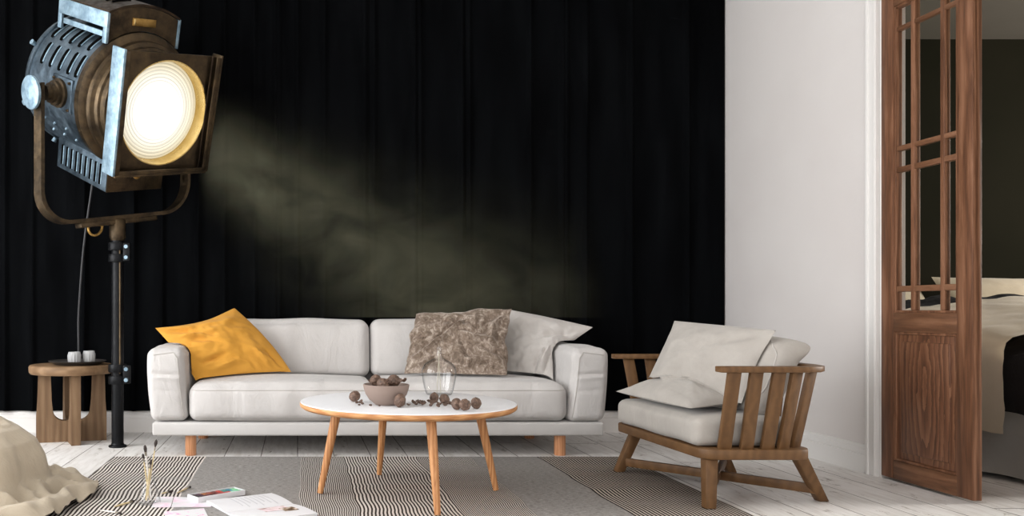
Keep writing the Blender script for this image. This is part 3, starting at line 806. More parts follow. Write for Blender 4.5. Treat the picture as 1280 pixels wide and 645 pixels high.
wl = [((443.5, 503), 0, 'whole walnut at the table edge left of the clay bowl', 1.0),
      ((500, 509.5), 1, 'whole walnut touching the front of the clay bowl', 1.07),
      ((543, 503.5), 2, 'dark whole walnut under the glass vase, behind the broken shells', .85),
      ((556, 506), 0, 'whole walnut standing on the broken shells in front of the vase', .9),
      ((571, 512.5), 1, 'whole walnut half hidden behind a slightly larger one', .92),
      ((581.5, 514.5), 2, 'whole walnut in front of another, right of the broken shells', 1.0),
      ((595.5, 511.5), 0, 'whole walnut alone at the right end of the tabletop row', .92)]
for i, ((px, py), k, lb, s) in enumerate(wl):
    p = on_table(px, py); r = WR*s
    place(protos[k], (p.x, p.y+.006, TZ+r*1.08), (random.uniform(0, 6), random.uniform(-.5, .5), random.uniform(0, 6)), lb, 'walnut', 'walnuts on the coffee table', s)
for (dx, dy, dz, k, s, lb) in ((-.043, .017, .106, 1, 1.05, 'walnut at the back of the heap in the bowl'), (-.018, -.044, .096, 2, 1.1, 'walnut in front of the heap in the bowl'),
                               (.034, .014, .104, 0, 1.15, 'topmost walnut of the heap in the bowl, at its right'), (-.03, .04, .05, 0, 1, None), (.03, -.03, .05, 1, 1, None), (.0, .035, .055, 2, 1, None), (-.035, -.02, .046, 1, .95, None), (.05, .02, .058, 2, .95, None), (.005, -.008, .04, 0, .95, None)):
    if lb is None: continue
    place(protos[k], BC+Vector((dx, dy, dz-.004)), (random.uniform(0, 6), 1.0, random.uniform(0, 6)), lb, 'walnut', 'walnuts in the clay bowl', s)
# broken shell pieces: curved flakes
def flake(seed):
    rnd = random.Random(seed); bm = bmesh.new(); n = 7; g = {}
    for i in range(n+1):
        for j in range(n+1):
            u, v = i/n*2-1, j/n*2-1
            rr = 1-.25*noise.noise(Vector((u*2, v*2, seed)))
            x, y = u*math.sqrt(1-v*v/2)*rr, v*math.sqrt(1-u*u/2)*rr*.75
            z = .75*(x*x+y*y)+.22*noise.noise(Vector((u*3, v*3, seed+5)))
            g[i, j] = bm.verts.new((x*.0125, y*.0125, z*.0125))
    for i in range(n):
        for j in range(n): bm.faces.new((g[i, j], g[i+1, j], g[i+1, j+1], g[i, j+1]))
    bmesh.ops.recalc_face_normals(bm, faces=bm.faces)
    bmesh.ops.solidify(bm, geom=bm.faces[:], thickness=.004)
    return bm
flakes = [obj('walnut_shell', flake(s_), 'walnut', None) for s_ in range(4)]
def flake_at(p, group, label, rot=None, s=1):
    place(flakes[random.randrange(4)], p, rot or (random.uniform(-.5, .5), random.uniform(-.5, .5), random.uniform(0, 6)), label, 'walnut shell', group, s)
for px, py, s in ((447, 506, .9), (451, 505.5, 1.0), (453, 507, .8), (449, 508, .6)):
    flake_at(on_table(px, py)+Vector((0, 0, .006*s)), 'shell pieces beside the left walnut', 'broken shell piece beside the walnut left of the bowl', None, s)
for px, py, s, lb in ((463, 509, .7, 'lone pale shell fragment in front of the bowl'), (474, 509, .6, 'tiny dark shell fragment below the middle of the bowl')):
    flake_at(on_table(px, py)+Vector((0, 0, .006*s)), 'single shell fragments', lb, (.1, .1, 1), s)
for px, py, s in ((511, 508.5, .7), (517, 506, 1.0), (520, 508, .9), (524, 506.5, 1.1), (528, 508, 1.0), (531, 506.5, .9), (521.5, 504, .8), (527, 504.5, .8)):
    flake_at(on_table(px, py)+Vector((0, 0, .007*s)), 'shell pieces right of the bowl', 'broken shell piece in the flat dark cluster right of the bowl', None, s)
for px, py, s in ((537, 505, .9), (541, 508, 1.1), (545, 506, 1.2), (549, 509, 1.0), (553, 506, 1.1), (556, 510, .9), (539, 510, .8), (547, 511, .9), (560, 507, .9), (564, 509, 1.2), (551, 504, 1.0)):
    flake_at(on_table(px, py)+Vector((0, 0, .009*s)), 'shell pieces in front of the vase', 'broken shell piece in the loose heap in front of the vase', None, s)
for i in range(16):
    a = random.uniform(-1.9, 1.5); r = random.uniform(.045, .078)
    if i > 12: a = random.uniform(2.4, 3.6)
    flake_at(BC+Vector((r*math.cos(a), r*math.sin(a), .088+random.uniform(0, .012))), 'shell pieces heaped in the bowl', 'broken shell piece among the walnuts in the clay bowl', None, random.uniform(.9, 1.3))
# nut heap under the top pieces keeps them up
bm = bmesh.new(); bmesh.ops.create_icosphere(bm, subdivisions=4, radius=1)
for v in bm.verts:
    p = v.co.copy(); q = p*4
    v.co = BC+Vector((p.x*.073, p.y*.073, .052+p.z*.016*(1 if p.z > 0 else 1.1)+.004*noise.noise(q)))
o = obj('walnut_crumbs', bm, 'walnut', None, loc=BC+Vector((0, 0, .06))); tag(o, 'crushed walnut shell filling the clay bowl', 'walnut shell', None, 'stuff')

# glass vase
VC = Vector(((548.8-VX)/FPX*4.0, 4.0, TZ+.0005))
prof_v = [(0, .0), (.054, .0), (.060, .003), (.064, .010), (.071, .035), (.078, .07), (.0822, .098), (.0828, .112), (.080, .126), (.070, .144), (.052, .158), (.030, .169), (.018, .178), (.0125, .190), (.0115, .215), (.0125, .228)]
inner = [(max(.0, r-.0022), z) for r, z in prof_v[::-1]]
inner = [(r, z if i else z) for i, (r, z) in enumerate(inner)]
pv = prof_v + [(.0115, .2295)] + [(r, z) for r, z in inner[1:-2]] + [(.054, .005), (0, .004)]
bm = bmesh.new(); lathe(bm, pv, Matrix.Translation(VC), 64); vase = obj('vase', bm, 'thinglass', None, loc=VC); tag(vase, 'clear glass bottle vase with a narrow neck on the coffee table', 'vase')
M['stem'] = plain('dried stem', srgb(176, 170, 150), .6)
for dx, dx2, h in ((.002, -.010, .205), (-.002, .008, .17)):
    bm = bmesh.new(); tube(bm, [VC+Vector((dx2*(1-t)+dx*t*.6, .004*t, .008+h*t)) for t in (0, .3, .6, .85, 1)], .0014, 8)
    o = obj('dried_stem', bm, 'stem', None, loc=VC+Vector((dx2, 0, .008))); tag(o, 'thin dried stem standing inside the glass vase', 'stem', 'stems in the vase')

# ------------------------------------------------------------------ armchair
ch = thing('armchair', 'low oak armchair with slatted sides and warm grey cushions', 'armchair', (1.9, 3.85, 0))
FZ0, FZ1 = .207, .250
outline = [(1.612, 4.22), (1.648, 3.475), (1.662, 3.44), (1.70, 3.415), (2.045, 3.415), (2.085, 3.43), (2.108, 3.47), (2.125, 3.83), (2.108, 4.19), (2.085, 4.25), (2.045, 4.275), (1.66, 4.275), (1.625, 4.258)]
bm = bmesh.new(); prism(bm, outline, Matrix.Translation((0, 0, FZ0)), FZ1-FZ0)
bmesh.ops.bevel(bm, geom=[e for e in bm.edges if abs(e.verts[0].co.z-e.verts[1].co.z) < .001], offset=.007, segments=2, profile=.5, affect='EDGES')
obj('seat_frame', bm, 'chairwood', ch)
legs = [((1.70, 3.468), (F(886, 638).x, F(886, 638).y, RT)), ((1.70, 4.215), (F(771, 591).x+.005, F(771, 591).y-.012, RT)), ((2.082, 3.49), (F(1027, 626).x, F(1027, 626).y, 0)), ((2.075, 4.20), (2.185, 4.235, 0))]
for (t, b) in legs:
    bm = bmesh.new(); tv, bv = Vector((t[0], t[1], FZ0+.002)), Vector(b)
    d = (bv-tv).normalized()
    w = .052
    A = [bm.verts.new(tv+Vector(q)) for q in ((-w/2, -w/2, 0), (w/2, -w/2, 0), (w/2, w/2, 0), (-w/2, w/2, 0))]
    w2 = .044
    B = [bm.verts.new(bv+Vector(q)) for q in ((-w2/2, -w2/2, 0), (w2/2, -w2/2, 0), (w2/2, w2/2, 0), (-w2/2, w2/2, 0))]
    bm.faces.new(A); bm.faces.new(B[::-1])
    for i in range(4): bm.faces.new((A[i], A[(i+1) % 4], B[(i+1) % 4], B[i]))
    bmesh.ops.bevel(bm, geom=bm.edges[:], offset=.005, segments=2, profile=.5, affect='EDGES')
    obj('leg', bm, 'chairwood', ch)
def along(i, z):
    t, b = legs[i]; tv, bv = Vector((t[0], t[1], FZ0)), Vector(b); s = (tv.z-z)/(tv.z-bv.z); return tv+(bv-tv)*s
for i, j, z in ((1, 2, .058), (0, 3, .070)):
    bm = bmesh.new(); bar(bm, along(i, z), along(j, z), .024, .04, (0, 0, 1), .003); obj('stretcher', bm, 'chairwood', ch)
# U-shaped arm and back rail
RZ0, RZ1, RWd = .568, .592, .056
path = [(1.69, 3.375), (2.035, 3.375), (2.085, 3.39), (2.12, 3.43), (2.138, 3.50), (2.142, 3.83), (2.138, 4.16), (2.12, 4.245), (2.085, 4.30), (2.035, 4.315), (1.62, 4.315)]
def strip(path, w):
    n = len(path); L_, R_ = [], []
    for i, p in enumerate(path):
        p = Vector(p); a = Vector(path[max(0, i-1)]); b = Vector(path[min(n-1, i+1)])
        t = (b-a).normalized(); nr = Vector((-t.y, t.x)); L_.append(p+nr*w/2); R_.append(p-nr*w/2)
    return [(v.x, v.y) for v in L_+R_[::-1]]
bm = bmesh.new(); L2 = strip(path, RWd); n2 = len(path)
mt = Matrix.Translation((0, 0, RZ0))
lo_ = [bm.verts.new((x, y, RZ0)) for x, y in L2]; hi_ = [bm.verts.new((x, y, RZ1)) for x, y in L2]; N2 = len(L2)
for i in range(n2-1):
    bm.faces.new((lo_[i], lo_[i+1], lo_[N2-2-i], lo_[N2-1-i])); bm.faces.new((hi_[i], hi_[N2-1-i], hi_[N2-2-i], hi_[i+1]))
for i in range(N2): bm.faces.new((lo_[i], lo_[(i+1) % N2], hi_[(i+1) % N2], hi_[i]))
bmesh.ops.recalc_face_normals(bm, faces=bm.faces)
bmesh.ops.bevel(bm, geom=[e for e in bm.edges if len(e.link_faces) == 2 and e.calc_face_angle(0) > .9], offset=.004, segments=2, profile=.5, affect='EDGES')
obj('arm_rail', bm, 'chairwood', ch)
def slat(b, t, w, th, across):
    b, t = Vector(b), Vector(t); z = (t-b).normalized(); x = Vector(across); x = (x-z*x.dot(z)).normalized(); y = z.cross(x)
    mt = Matrix((x, y, z)).transposed().to_4x4(); mt.translation = b
    bm = bmesh.new(); vs = box(bm, (-w/2, -th/2, 0), (w/2, th/2, (t-b).length), .003); bmesh.ops.transform(bm, matrix=mt, verts=bm.verts)
    return obj('slat', bm, 'chairwood', ch)
for pb, pt_, yb, yt, ac in ((905, 918, 3.442, 3.376, (1, 0, 0)), (932.5, 945.5, 3.442, 3.376, (1, 0, 0)), (958.5, 974, 3.442, 3.376, (1, 0, 0)), (978, 996, 3.45, 3.388, (.95, .3, 0)), (993, 1014.5, 3.49, 3.425, (.88, .47, 0))):
    slat(((pb-VX)/FPX*yb, yb, FZ1-.002), ((pt_-VX)/FPX*yt, yt, RZ0+.003), .052, .02, ac)
for k, (xb, xt) in enumerate(((1.735, 1.70), (1.83, 1.81), (1.93, 1.92), (2.02, 2.03))):
    slat((xb, 4.252, FZ1-.002), (xt, 4.318, RZ0+.003), .052, .02, (1, 0, 0))
for y_ in (3.72, 3.84, 3.96, 4.08):
    slat((2.108, y_, FZ1-.002), (2.141, y_, RZ0+.003), .052, .02, (0, 1, 0))
def skew(p, q):
    p.x -= (p.y-3.47)*.048*(1-(q.x+1)/2); return p
bm = rbox((1.640, 3.472, .2515), (2.05, 4.225, .374), .035, (26, 40, 12), (.006, 0, .004, .004, 0, .012), .004, 5, 8, skew)
seatc = obj('seat_cushion', bm, 'chaircloth', ch)
# back cushion, leaning on the back rail
a_ = math.atan2(.12, .276)
def bc_warp(p, q):
    x, y, z = p
    q_ = Vector((1.882+x*math.cos(a_)+z*math.sin(a_), y, .402+z*math.cos(a_)-x*math.sin(a_)))
    s_ = min(1, max(0, (q_.z-.592)/.09)); q_.x += .080*s_*s_*(3-2*s_)*min(1, max(0, x/.135))
    return q_
bm = rbox((0, 3.50, 0), (.135, 4.19, .335), .06, (14, 36, 24), (.03, .0, .004, .004, 0, .012), .006, 5, 11, bc_warp)
backc = obj('back_cushion', bm, 'chaircloth', ch)
tc_ = tree_of([backc]); pts = []
bm = bmesh.new()
for fr_ in (0.004,):
    ring = []
    for k in range(60):
        t = 2*PI*k/60; zz = .17+.16*math.copysign(abs(math.sin(t))**.5, math.sin(t)); yy = 3.845+.338*math.copysign(abs(math.cos(t))**.4, math.cos(t))
        q = bc_warp(Vector((-.3, yy, zz)), None); dr = Vector((math.cos(a_), 0, -math.sin(a_)))
        loc, nor, idx, dist = tc_.ray_cast(q, dr)
        if loc is not None: ring.append(loc)
    tube(bm, ring, .003, 6, False, True)
obj('piping', bm, 'piping', backc)
T_c = [tree_of([seatc]), tc_]
bm = pillow((1.90, 4.17, .425), (1.92, 3.60, .425), (1.632, 3.49, .410), (1.588, 4.20, .412), .085, 48, .0, (.0, .04, .02, .04), [(.1, .5, .8, .55, .006, .12), (.95, .9, .7, .5, .008, .05), (.05, .95, .3, .6, .006, .05)], .006, 9, .55, .3, face=(0, 0, 1))
conform(bm, T_c, .010, 3); lp = obj('seat_pillow', bm, 'chaircloth', None, loc=(1.72, 3.86, .4)); tag(lp, 'flat grey pillow lying on the front of the armchair seat', 'pillow')
bm = pillow(P(843, 401, 4.10), P(970, 413, 3.53), P(927, 504, 3.53), P(809, 475, 4.06), .07, 48, .0, (.0, .06, -.14, .05), [(.95, .05, .6, .35, -.012, .06), (.1, .9, .4, .6, .012, .08), (.3, .2, .8, .3, .006, .1)], .008, 4, face=(-1, -.3, 0))
conform(bm, T_c+[tree_of([lp])]+T_c, .012, 4); tp = obj('throw_pillow', bm, 'chaircloth', None, loc=P(880, 490, 3.8)); tag(tp, 'grey pillow standing upright against the back of the armchair', 'pillow')

# ------------------------------------------------------------------ round side table with tray and glasses
SC = Vector(((89.5-VX)/FPX*5.25, 5.25, 0)); SR = .257; SZ = .478
st = thing('side_table', 'round chunky elm side table beside the sofa arm', 'side table', SC)
bm = bmesh.new(); lathe(bm, [(0, SZ-.055), (SR-.012, SZ-.055), (SR-.002, SZ-.046), (SR, SZ-.03), (SR, SZ-.012), (SR-.006, SZ-.002), (SR-.012, SZ), (0, SZ)], Matrix.Translation(SC), 72); obj('tabletop', bm, M.setdefault('stooltop', wood('reclaimed elm top', srgb(106, 81, 58), srgb(126, 99, 72), srgb(146, 118, 90), (1.2, 5, 5), .6, 2)), st)
def plank_u(half_b, half_t, h, th, foot_in, wall, br):
    pts = [(-half_b, 0), (half_b, 0), (half_t, h)]
    it, ib = half_t-wall, half_b-wall-.035
    pts += [(it, h)]
    r = .06
    pts += [(ib, br+r)] + [(ib-r+r*math.cos(a), br+r-r*math.sin(a)) for a in [PI/2*k/6 for k in range(1, 7)]]
    left = [(-x, y) for x, y in pts[3:]][::-1]
    return pts+left+[(-half_t, h)]
# (outline is concave: built from quads between outer and inner loops)
def u_mesh(dirv, centre, half_b, half_t, h, th, wall, br):
    bm = bmesh.new(); d = Vector(dirv).normalized(); nr = Vector((-d.y, d.x, 0))
    r = .07; inn = [(half_t-wall, h), (half_t-wall-.006, h*.6), (half_t-wall-.012, br+r)]
    inn += [(half_t-wall-.012-r+r*math.cos(a), br+r-r*math.sin(a)) for a in [PI/2*k/8 for k in range(1, 9)]]
    out = [(half_t, h), (half_t+(half_b-half_t)*.4, h*.6), (half_t+(half_b-half_t)*.75, (br+r)), ] + [(half_b, (br+r)*(1-k/8)) for k in range(1, 9)]
    inn.append((0, br)); out.append((0, 0))
    half = list(zip(out, inn))
    full = half + [((-o[0], o[1]), (-i[0], i[1])) for o, i in half[-2::-1]]
    V = []
    for s in (-th/2, th/2):
        V.append([(bm.verts.new(centre+d*o[0]+nr*s+Vector((0, 0, o[1]))), bm.verts.new(centre+d*i[0]+nr*s+Vector((0, 0, i[1])))) for o, i in full])
    n = len(full)
    for k in range(n-1):
        for lay in V: bm.faces.new((lay[k][0], lay[k+1][0], lay[k+1][1], lay[k][1]))
        for w in (0, 1): bm.faces.new((V[0][k][w], V[1][k][w], V[1][k+1][w], V[0][k+1][w]))
    for k in (0, n-1): bm.faces.new((V[0][k][0], V[0][k][1], V[1][k][1], V[1][k][0]))
    bmesh.ops.recalc_face_normals(bm, faces=bm.faces)
    return bm
l_, r_, f_ = F(47, 552), F(129, 547), F(98.5, 557)
dA = Vector((.95, .28, 0))
obj('base_plank', u_mesh(dA, Vector((SC.x, SC.y, 0)), .212, .200, SZ-.0552, .066, .075, .13), 'stoolwood', st)
fr = None
dB = Vector((-dA.y, dA.x, 0)) if Vector((-dA.y, dA.x, 0)).y < 0 else Vector((dA.y, -dA.x, 0))
fr = Vector((.385, -.923, 0))
obj('base_plank', u_mesh(fr, Vector((SC.x, SC.y, 0)), .205, .195, SZ-.0552, .056, .075, .134), 'stoolwood', st)
TRC = Vector(((97-VX)/FPX*5.22, 5.22, SZ+.0005))
bm = bmesh.new(); lathe(bm, [(0, 0), (.120, 0), (.135, .004), (.168, .019), (.176, .024), (.172, .026), (.160, .021), (.130, .009), (0, .008)], Matrix.Translation(TRC), 64); tr = obj('tray', bm, 'tray', None, loc=TRC); tag(tr, 'round dark grey tray on the side table', 'tray')
M['frost'] = glass('ribbed pressed glass', (.96, .96, .96, 1), .25, 1.3); M['frost'].node_tree.nodes['Principled BSDF'].inputs['Transmission Weight'].default_value = .62
def tumbler(cx, cy, r, h, lab):
    bm = bmesh.new(); base = TRC+Vector((cx, cy, .0088)); seg = 48
    prof_t = [(r*.82, 0), (r*.9, .004), (r*.96, h*.3), (r, h*.72), (r*.93, h*.86), (r*.86, h), (r*.80, h), (r*.86, h*.84), (r*.92, h*.7), (r*.86, h*.2), (r*.75, .008)]
    rings = []
    for i, (rr, z) in enumerate(prof_t):
        rib = .05 if 1 <= i <= 3 else 0
        rings.append([bm.verts.new(base+Vector((rr*(1+rib*math.cos(14*2*PI*k/seg))*math.cos(2*PI*k/seg), rr*(1+rib*math.cos(14*2*PI*k/seg))*math.sin(2*PI*k/seg), z))) for k in range(seg)])
    for A, B in zip(rings, rings[1:]):
        for k in range(seg): bm.faces.new((A[k], A[(k+1) % seg], B[(k+1) % seg], B[k]))
    bm.faces.new(rings[0]); bm.faces.new(rings[-1])
    o = obj('drinking_glass', bm, 'frost', None, loc=base); tag(o, lab, 'glass', 'glasses on the tray'); return o
tumbler(-.012, -.03, .041, .072, 'ribbed drinking glass on the tray, the lower of the two')
tumbler(.066, .02, .039, .076, 'ribbed drinking glass on the tray, the one nearer the lamp stand')
# ------------------------------------------------------------------ pouf under a throw, at the left edge of the frame
PC = Vector((-1.53, 3.56, 0)); PR, PZ = .385, .275
pouf = thing('pouf', 'round pouf hidden under the beige throw', 'pouf', PC)
bm = bmesh.new(); lathe(bm, [(0, .012), (PR-.06, .012), (PR-.01, .04), (PR, .12), (PR-.01, .21), (PR-.05, .27), (PR-.12, PZ), (0, PZ)], Matrix.Translation(PC), 48); obj('cushion_body', bm, 'chaircloth', pouf)
def throw():
    bm = bmesh.new(); na, ns = 240, 70; g = {}
    ctr = bm.verts.new(PC+Vector((0, 0, PZ+.03)))
    PZ_ = .310
    prof_ = [(0, PZ_+.030), (.12, PZ_+.028), (.24, PZ_+.022), (.33, PZ_+.004), (.40, PZ_-.05), (.432, PZ_-.12), (.450, PZ_-.20), (.475, .050), (.53, .030), (.60, .026), (.645, .020)]
    L_ = [0]
    for a, b in zip(prof_, prof_[1:]): L_.append(L_[-1]+math.hypot(b[0]-a[0], b[1]-a[1]))
    def at(s):
        d = s*L_[-1]
        for i in range(len(L_)-1):
            if d <= L_[i+1] or i == len(L_)-2:
                t = (d-L_[i])/(L_[i+1]-L_[i]); return prof_[i][0]+(prof_[i+1][0]-prof_[i][0])*t, prof_[i][1]+(prof_[i+1][1]-prof_[i][1])*t
    for i in range(na):
        th = 2*PI*i/na
        for j in range(1, ns+1):
            s = j/ns; r, z = at(s)
            c_, s_ = math.cos(th), math.sin(th)
            side = min(1, max(0, (s-.32)/.25))
            fold = (.6*math.sin(th*7+2.2*noise.noise(Vector((c_*2, s_*2, s*1.5))))+.5*noise.noise(Vector((c_*5, s_*5, s*.8)))) + (.9*(abs(noise.noise(Vector((c_*2.6+s*.8, s_*2.6-s*.5, 11))))**.6-.45))
            r += fold*.027*side*(1 if s < .72 else .5) + .0*s
            top = 1-min(1, max(0, (s-.25)/.2))
            q = Vector((c_*r*6, s_*r*6, 1.7))
            z += top*(.036*max(0, noise.noise(q))+.026*(1-abs(noise.noise(q*1.1+Vector((0, 0, 3)))))**7)
            pud = min(1, max(0, (s-.70)/.10))
            q2 = Vector((c_*(r*9+1.5), s_*(r*9+1.5), 4))
            qa = Vector((c_*r*10.5, s_*r*10.5, 4)); ridge = (1-abs(noise.noise(qa)))**2.6*.085 + .030*noise.noise(qa*2.1)+.008
            z = z + pud*(ridge-.02)*min(1, (1-s)/.05+.35)
            r += pud*.05*noise.noise(Vector((c_*3, s_*3, 8)))
            z = max(z, .0135)
            g[i, j] = bm.verts.new(PC+Vector((c_*r, s_*r, z)))
    for i in range(na):
        k = (i+1) % na
        bm.faces.new((ctr, g[i, 1], g[k, 1]))
        for j in range(1, ns): bm.faces.new((g[i, j], g[i, j+1], g[k, j+1], g[k, j]))
    low = [g[i, j] for i in range(na) for j in range(int(ns*.66), ns)]
    for _ in range(5): bmesh.ops.smooth_vert(bm, verts=low, factor=.5, use_axis_x=True, use_axis_y=True, use_axis_z=True)
    bmesh.ops.recalc_face_normals(bm, faces=bm.faces)
    bmesh.ops.solidify(bm, geom=bm.faces[:], thickness=.003)
    return bm
tag(obj('throw_blanket', throw(), 'throwcloth', None, loc=PC+Vector((0, 0, .013))), 'beige throw draped over a pouf and pooling on the striped rug', 'blanket')

# ------------------------------------------------------------------ painting things on the rug
def on_rug(x, y): 
    Y = (H-RT)*FPX/(y-VY); return Vector(((x-VX)/FPX*Y, Y, RT))
FC = on_rug(185.5, 629)
bm = bmesh.new()
po = [(0, 0), (.046, 0), (.0515, .004), (.052, .010), (.046, .034), (.034, .066), (.0265, .088), (.0245, .100), (.0245, .128), (.0275, .132)]
pi_ = [(.0245, .132), (.0225, .127), (.0225, .100), (.0245, .088), (.032, .065), (.044, .034), (.0495, .010), (.045, .006), (0, .006)]
lathe(bm, po+pi_, Matrix.Translation(FC+Vector((0, 0, .0004))), 48); tag(obj('glass_flask', bm, 'flaskglass', None, loc=FC), 'small conical glass flask holding paintbrushes on the striped rug', 'flask')
def brush(a, b, label, group, hand='handle', r=.0032, head=.02, hr=.0055):
    a, b = Vector(a), Vector(b); d = (b-a).normalized(); L_ = (b-a).length
    root = thing('paintbrush', label, 'paintbrush', a, group)
    bm = bmesh.new(); tube(bm, [a, a+d*L_*.35, a+d*(L_-head-.014)], [r*.55, r*1.1, r*.9], 10); obj('handle', bm, hand, root)
    bm = bmesh.new(); tube(bm, [a+d*(L_-head-.016), a+d*(L_-head)], [r*1.0, r*1.15], 10); obj('ferrule', bm, 'ferrule', root)
    bm = bmesh.new(); tube(bm, [a+d*(L_-head-.001), a+d*(L_-head*.55), a+d*(L_-head*.2), b], [r*1.1, hr, hr*.8, .0006], 10); obj('bristles', bm, 'bristle', root)
G1 = 'brushes standing in the flask'
def up(px, py, dx, dy, dy_depth, label, **k):
    a = FC+Vector((dx, dy, .0115)); b = P(px, py, FC.y+dy_depth); brush(a, b, label, G1, **k)
up(181, 556, .010, .004, .006, 'white handled paintbrush with a dark round head in the flask', hand='white_handle', r=.0045, head=.03, hr=.0075)
up(195.5, 549, -.006, -.006, .022, 'tallest paintbrush in the flask, thin handle and dark oval head', r=.0028, head=.032, hr=.0072)
up(178.5, 567, .002, .012, -.014, 'shorter paintbrush at the outer left of the flask', r=.003)
up(189, 574, -.012, .004, -.004, 'shortest pale wooden paintbrush in the flask', r=.0042, head=.022)
G2 = 'brushes lying on the rug'
def flat(x0, y0, x1, y1, label, **k):
    a, b = on_rug(x0, y0), on_rug(x1, y1); a.z += .004; b.z += .0065; brush(a, b, label, G2, **k)
flat(221, 617.5, 238.5, 610, 'short paintbrush lying on the rug beside the paint box')
flat(202, 618, 217, 615.3, 'small paintbrush on the rug with its head toward the paint box', head=.03)
flat(143, 634.5, 168, 628, 'pale paintbrush lying on the rug left of the flask', r=.004, head=.014)
flat(125, 639, 152, 643.5, 'white handled paintbrush on the rug nearest the beige throw', hand='white_handle', head=.016)
# paper sheets with pale washes
def wash(name, cols, sc_):
    m, nt, N, L, b = new_mat(name); v = tex_coord(nt)
    f = noise_tex(nt, v, sc_, 3, .5, .4)
    L.new(ramp(nt, f, cols), b.inputs['Base Color']); b.inputs['Roughness'].default_value = .8; b.inputs['Specular IOR Level'].default_value = .1
    return m
W_ = srgb(218, 217, 219)
M['wash1'] = wash('pale watercolour wash', [(.45, W_), (.6, srgb(238, 220, 230)), (.72, srgb(228, 190, 210))], 9)
M['wash2'] = wash('pink petals wash', [(.56, W_), (.6, srgb(232, 190, 214)), (.66, srgb(216, 158, 192)), (.7, W_)], 26)
def sheet(pts, z, mat, name, label, cat, thick=.0012):
    bm = bmesh.new(); A = []
    for x, y in pts:
        p = on_rug(x, y); A.append(p)
    lo_ = [bm.verts.new(p+Vector((0, 0, z))) for p in A]; hi_ = [bm.verts.new(p+Vector((0, 0, z+thick))) for p in A]
    n = len(A); bm.faces.new(lo_[::-1]); bm.faces.new(hi_)
    for i in range(n): bm.faces.new((lo_[i], lo_[(i+1) % n], hi_[(i+1) % n], hi_[i]))
    c = sum(A, Vector())/n
    return tag(obj(name, bm, mat, None, loc=c+Vector((0, 0, z))), label, cat)
sheet([(189, 634.5), (213, 634.5), (217, 621.5), (196, 621.5)], .001, 'wash1', 'paper_sheet', 'narrow white sheet of paper beside the glass flask', 'paper')
sheet([(214, 634.5), (263, 634), (275, 624), (218, 621.5)], .001, 'wash1', 'paper_sheet', 'white paper with a pale pink wash under the front of the paint box', 'paper')
sheet([(207, 652), (262, 650), (255, 636), (205, 640)], .001, 'wash2', 'paper_sheet', 'white paper with pink petal marks at the bottom edge of the photo', 'paper')
# watercolour box
c0, c1, c2, c3 = on_rug(247.5, 629.5), on_rug(306.5, 619.5), on_rug(297, 613.5), on_rug(234, 623)
ux = (c1-c0); lw = ux.length; ux.normalize(); uy = Vector((-ux.y, ux.x, 0)); dp = .085; bh = .022
mt = Matrix((ux, uy, Vector((0, 0, 1)))).transposed().to_4x4(); mt.translation = c0+Vector((0, 0, .003))
pb = thing('paint_box', 'open white watercolour box with coloured pans, lying on the rug', 'paint box', mt.translation)
bm = bmesh.new()
for lo_, hi_ in (((0, 0, 0), (lw, dp, .004)), ((0, 0, .004), (lw, .004, bh)), ((0, dp-.004, .004), (lw, dp, bh)), ((0, .004, .004), (.004, dp-.004, bh)), ((lw-.004, .004, .004), (lw, dp-.004, bh))):
    box(bm, lo_, hi_)
bmesh.ops.transform(bm, matrix=mt, verts=bm.verts); obj('case', bm, 'paper', pb, smooth=False)
cols = [[(34, 28, 34), (58, 36, 46), (92, 40, 52), (74, 38, 34), (120, 44, 40), (170, 58, 58), (190, 84, 84), (150, 205, 180), (120, 196, 150)],
        [(26, 24, 30), (70, 44, 62), (150, 96, 60), (140, 70, 56), (104, 48, 44), (186, 66, 60), (60, 140, 130), (44, 120, 140), (130, 200, 150)]]
for r_i in range(2):
    for k in range(9):
        bm = bmesh.new(); w = (lw-.012)/9
        lo_ = (.006+k*w+.0015, .007+r_i*.036, .0045); hi_ = (.006+(k+1)*w-.0015, .007+r_i*.036+.033, bh-.003)
        box(bm, lo_, hi_, .002)
        bmesh.ops.transform(bm, matrix=mt, verts=bm.verts)
        o = obj('paint_pan', bm, plain('watercolour %d' % (r_i*9+k), srgb(*cols[r_i][k]), .5), pb)
# open magazine: two page blocks curving down into the spine
A_, B_ = on_rug(265, 632), on_rug(339.5, 619.5)
Cc = on_rug(397, 645)
ex = (Cc-B_); wid = ex.length; ex.normalize(); ey = (B_-A_); hgt = ey.length; ey = (ey-ex*ey.dot(ex)).normalized()
org = B_-ey*hgt
mag = thing('magazine', 'open magazine with a flower picture, lying on the rug', 'magazine', org+Vector((0, 0, .003)))
def page_z(s): 
    t = abs(s-.5)*2
    return .004+.013*math.sin(min(1, t*1.05)*PI*.62+.12)*(1-.35*t)
def leafmesh(s0, s1, lift=0, v0=0, v1=1, n=18, thick=True):
    bm = bmesh.new(); top, bot = [], []
    for i in range(n+1):
        s = s0+(s1-s0)*i/n
        row = []
        for v in (v0, v1):
            p = org+ex*s*wid+ey*v*hgt; row.append((p+Vector((0, 0, page_z(s)+lift)), p+Vector((0, 0, .001 if thick else page_z(s)+lift-.0004))))
        top.append([bm.verts.new(r[0]) for r in row]); bot.append([bm.verts.new(r[1]) for r in row])
    for i in range(n):
        bm.faces.new((top[i][0], top[i+1][0], top[i+1][1], top[i][1])); bm.faces.new((bot[i][0], bot[i][1], bot[i+1][1], bot[i+1][0]))
        bm.faces.new((top[i][0], bot[i][0], bot[i+1][0], top[i+1][0])); bm.faces.new((top[i][1], top[i+1][1], bot[i+1][1], bot[i][1]))
    for i in (0, n): bm.faces.new((top[i][0], top[i][1], bot[i][1], bot[i][0]))
    return bm
obj('page', leafmesh(0, .498), 'paper', mag); obj('page', leafmesh(.502, 1), 'paper', mag)
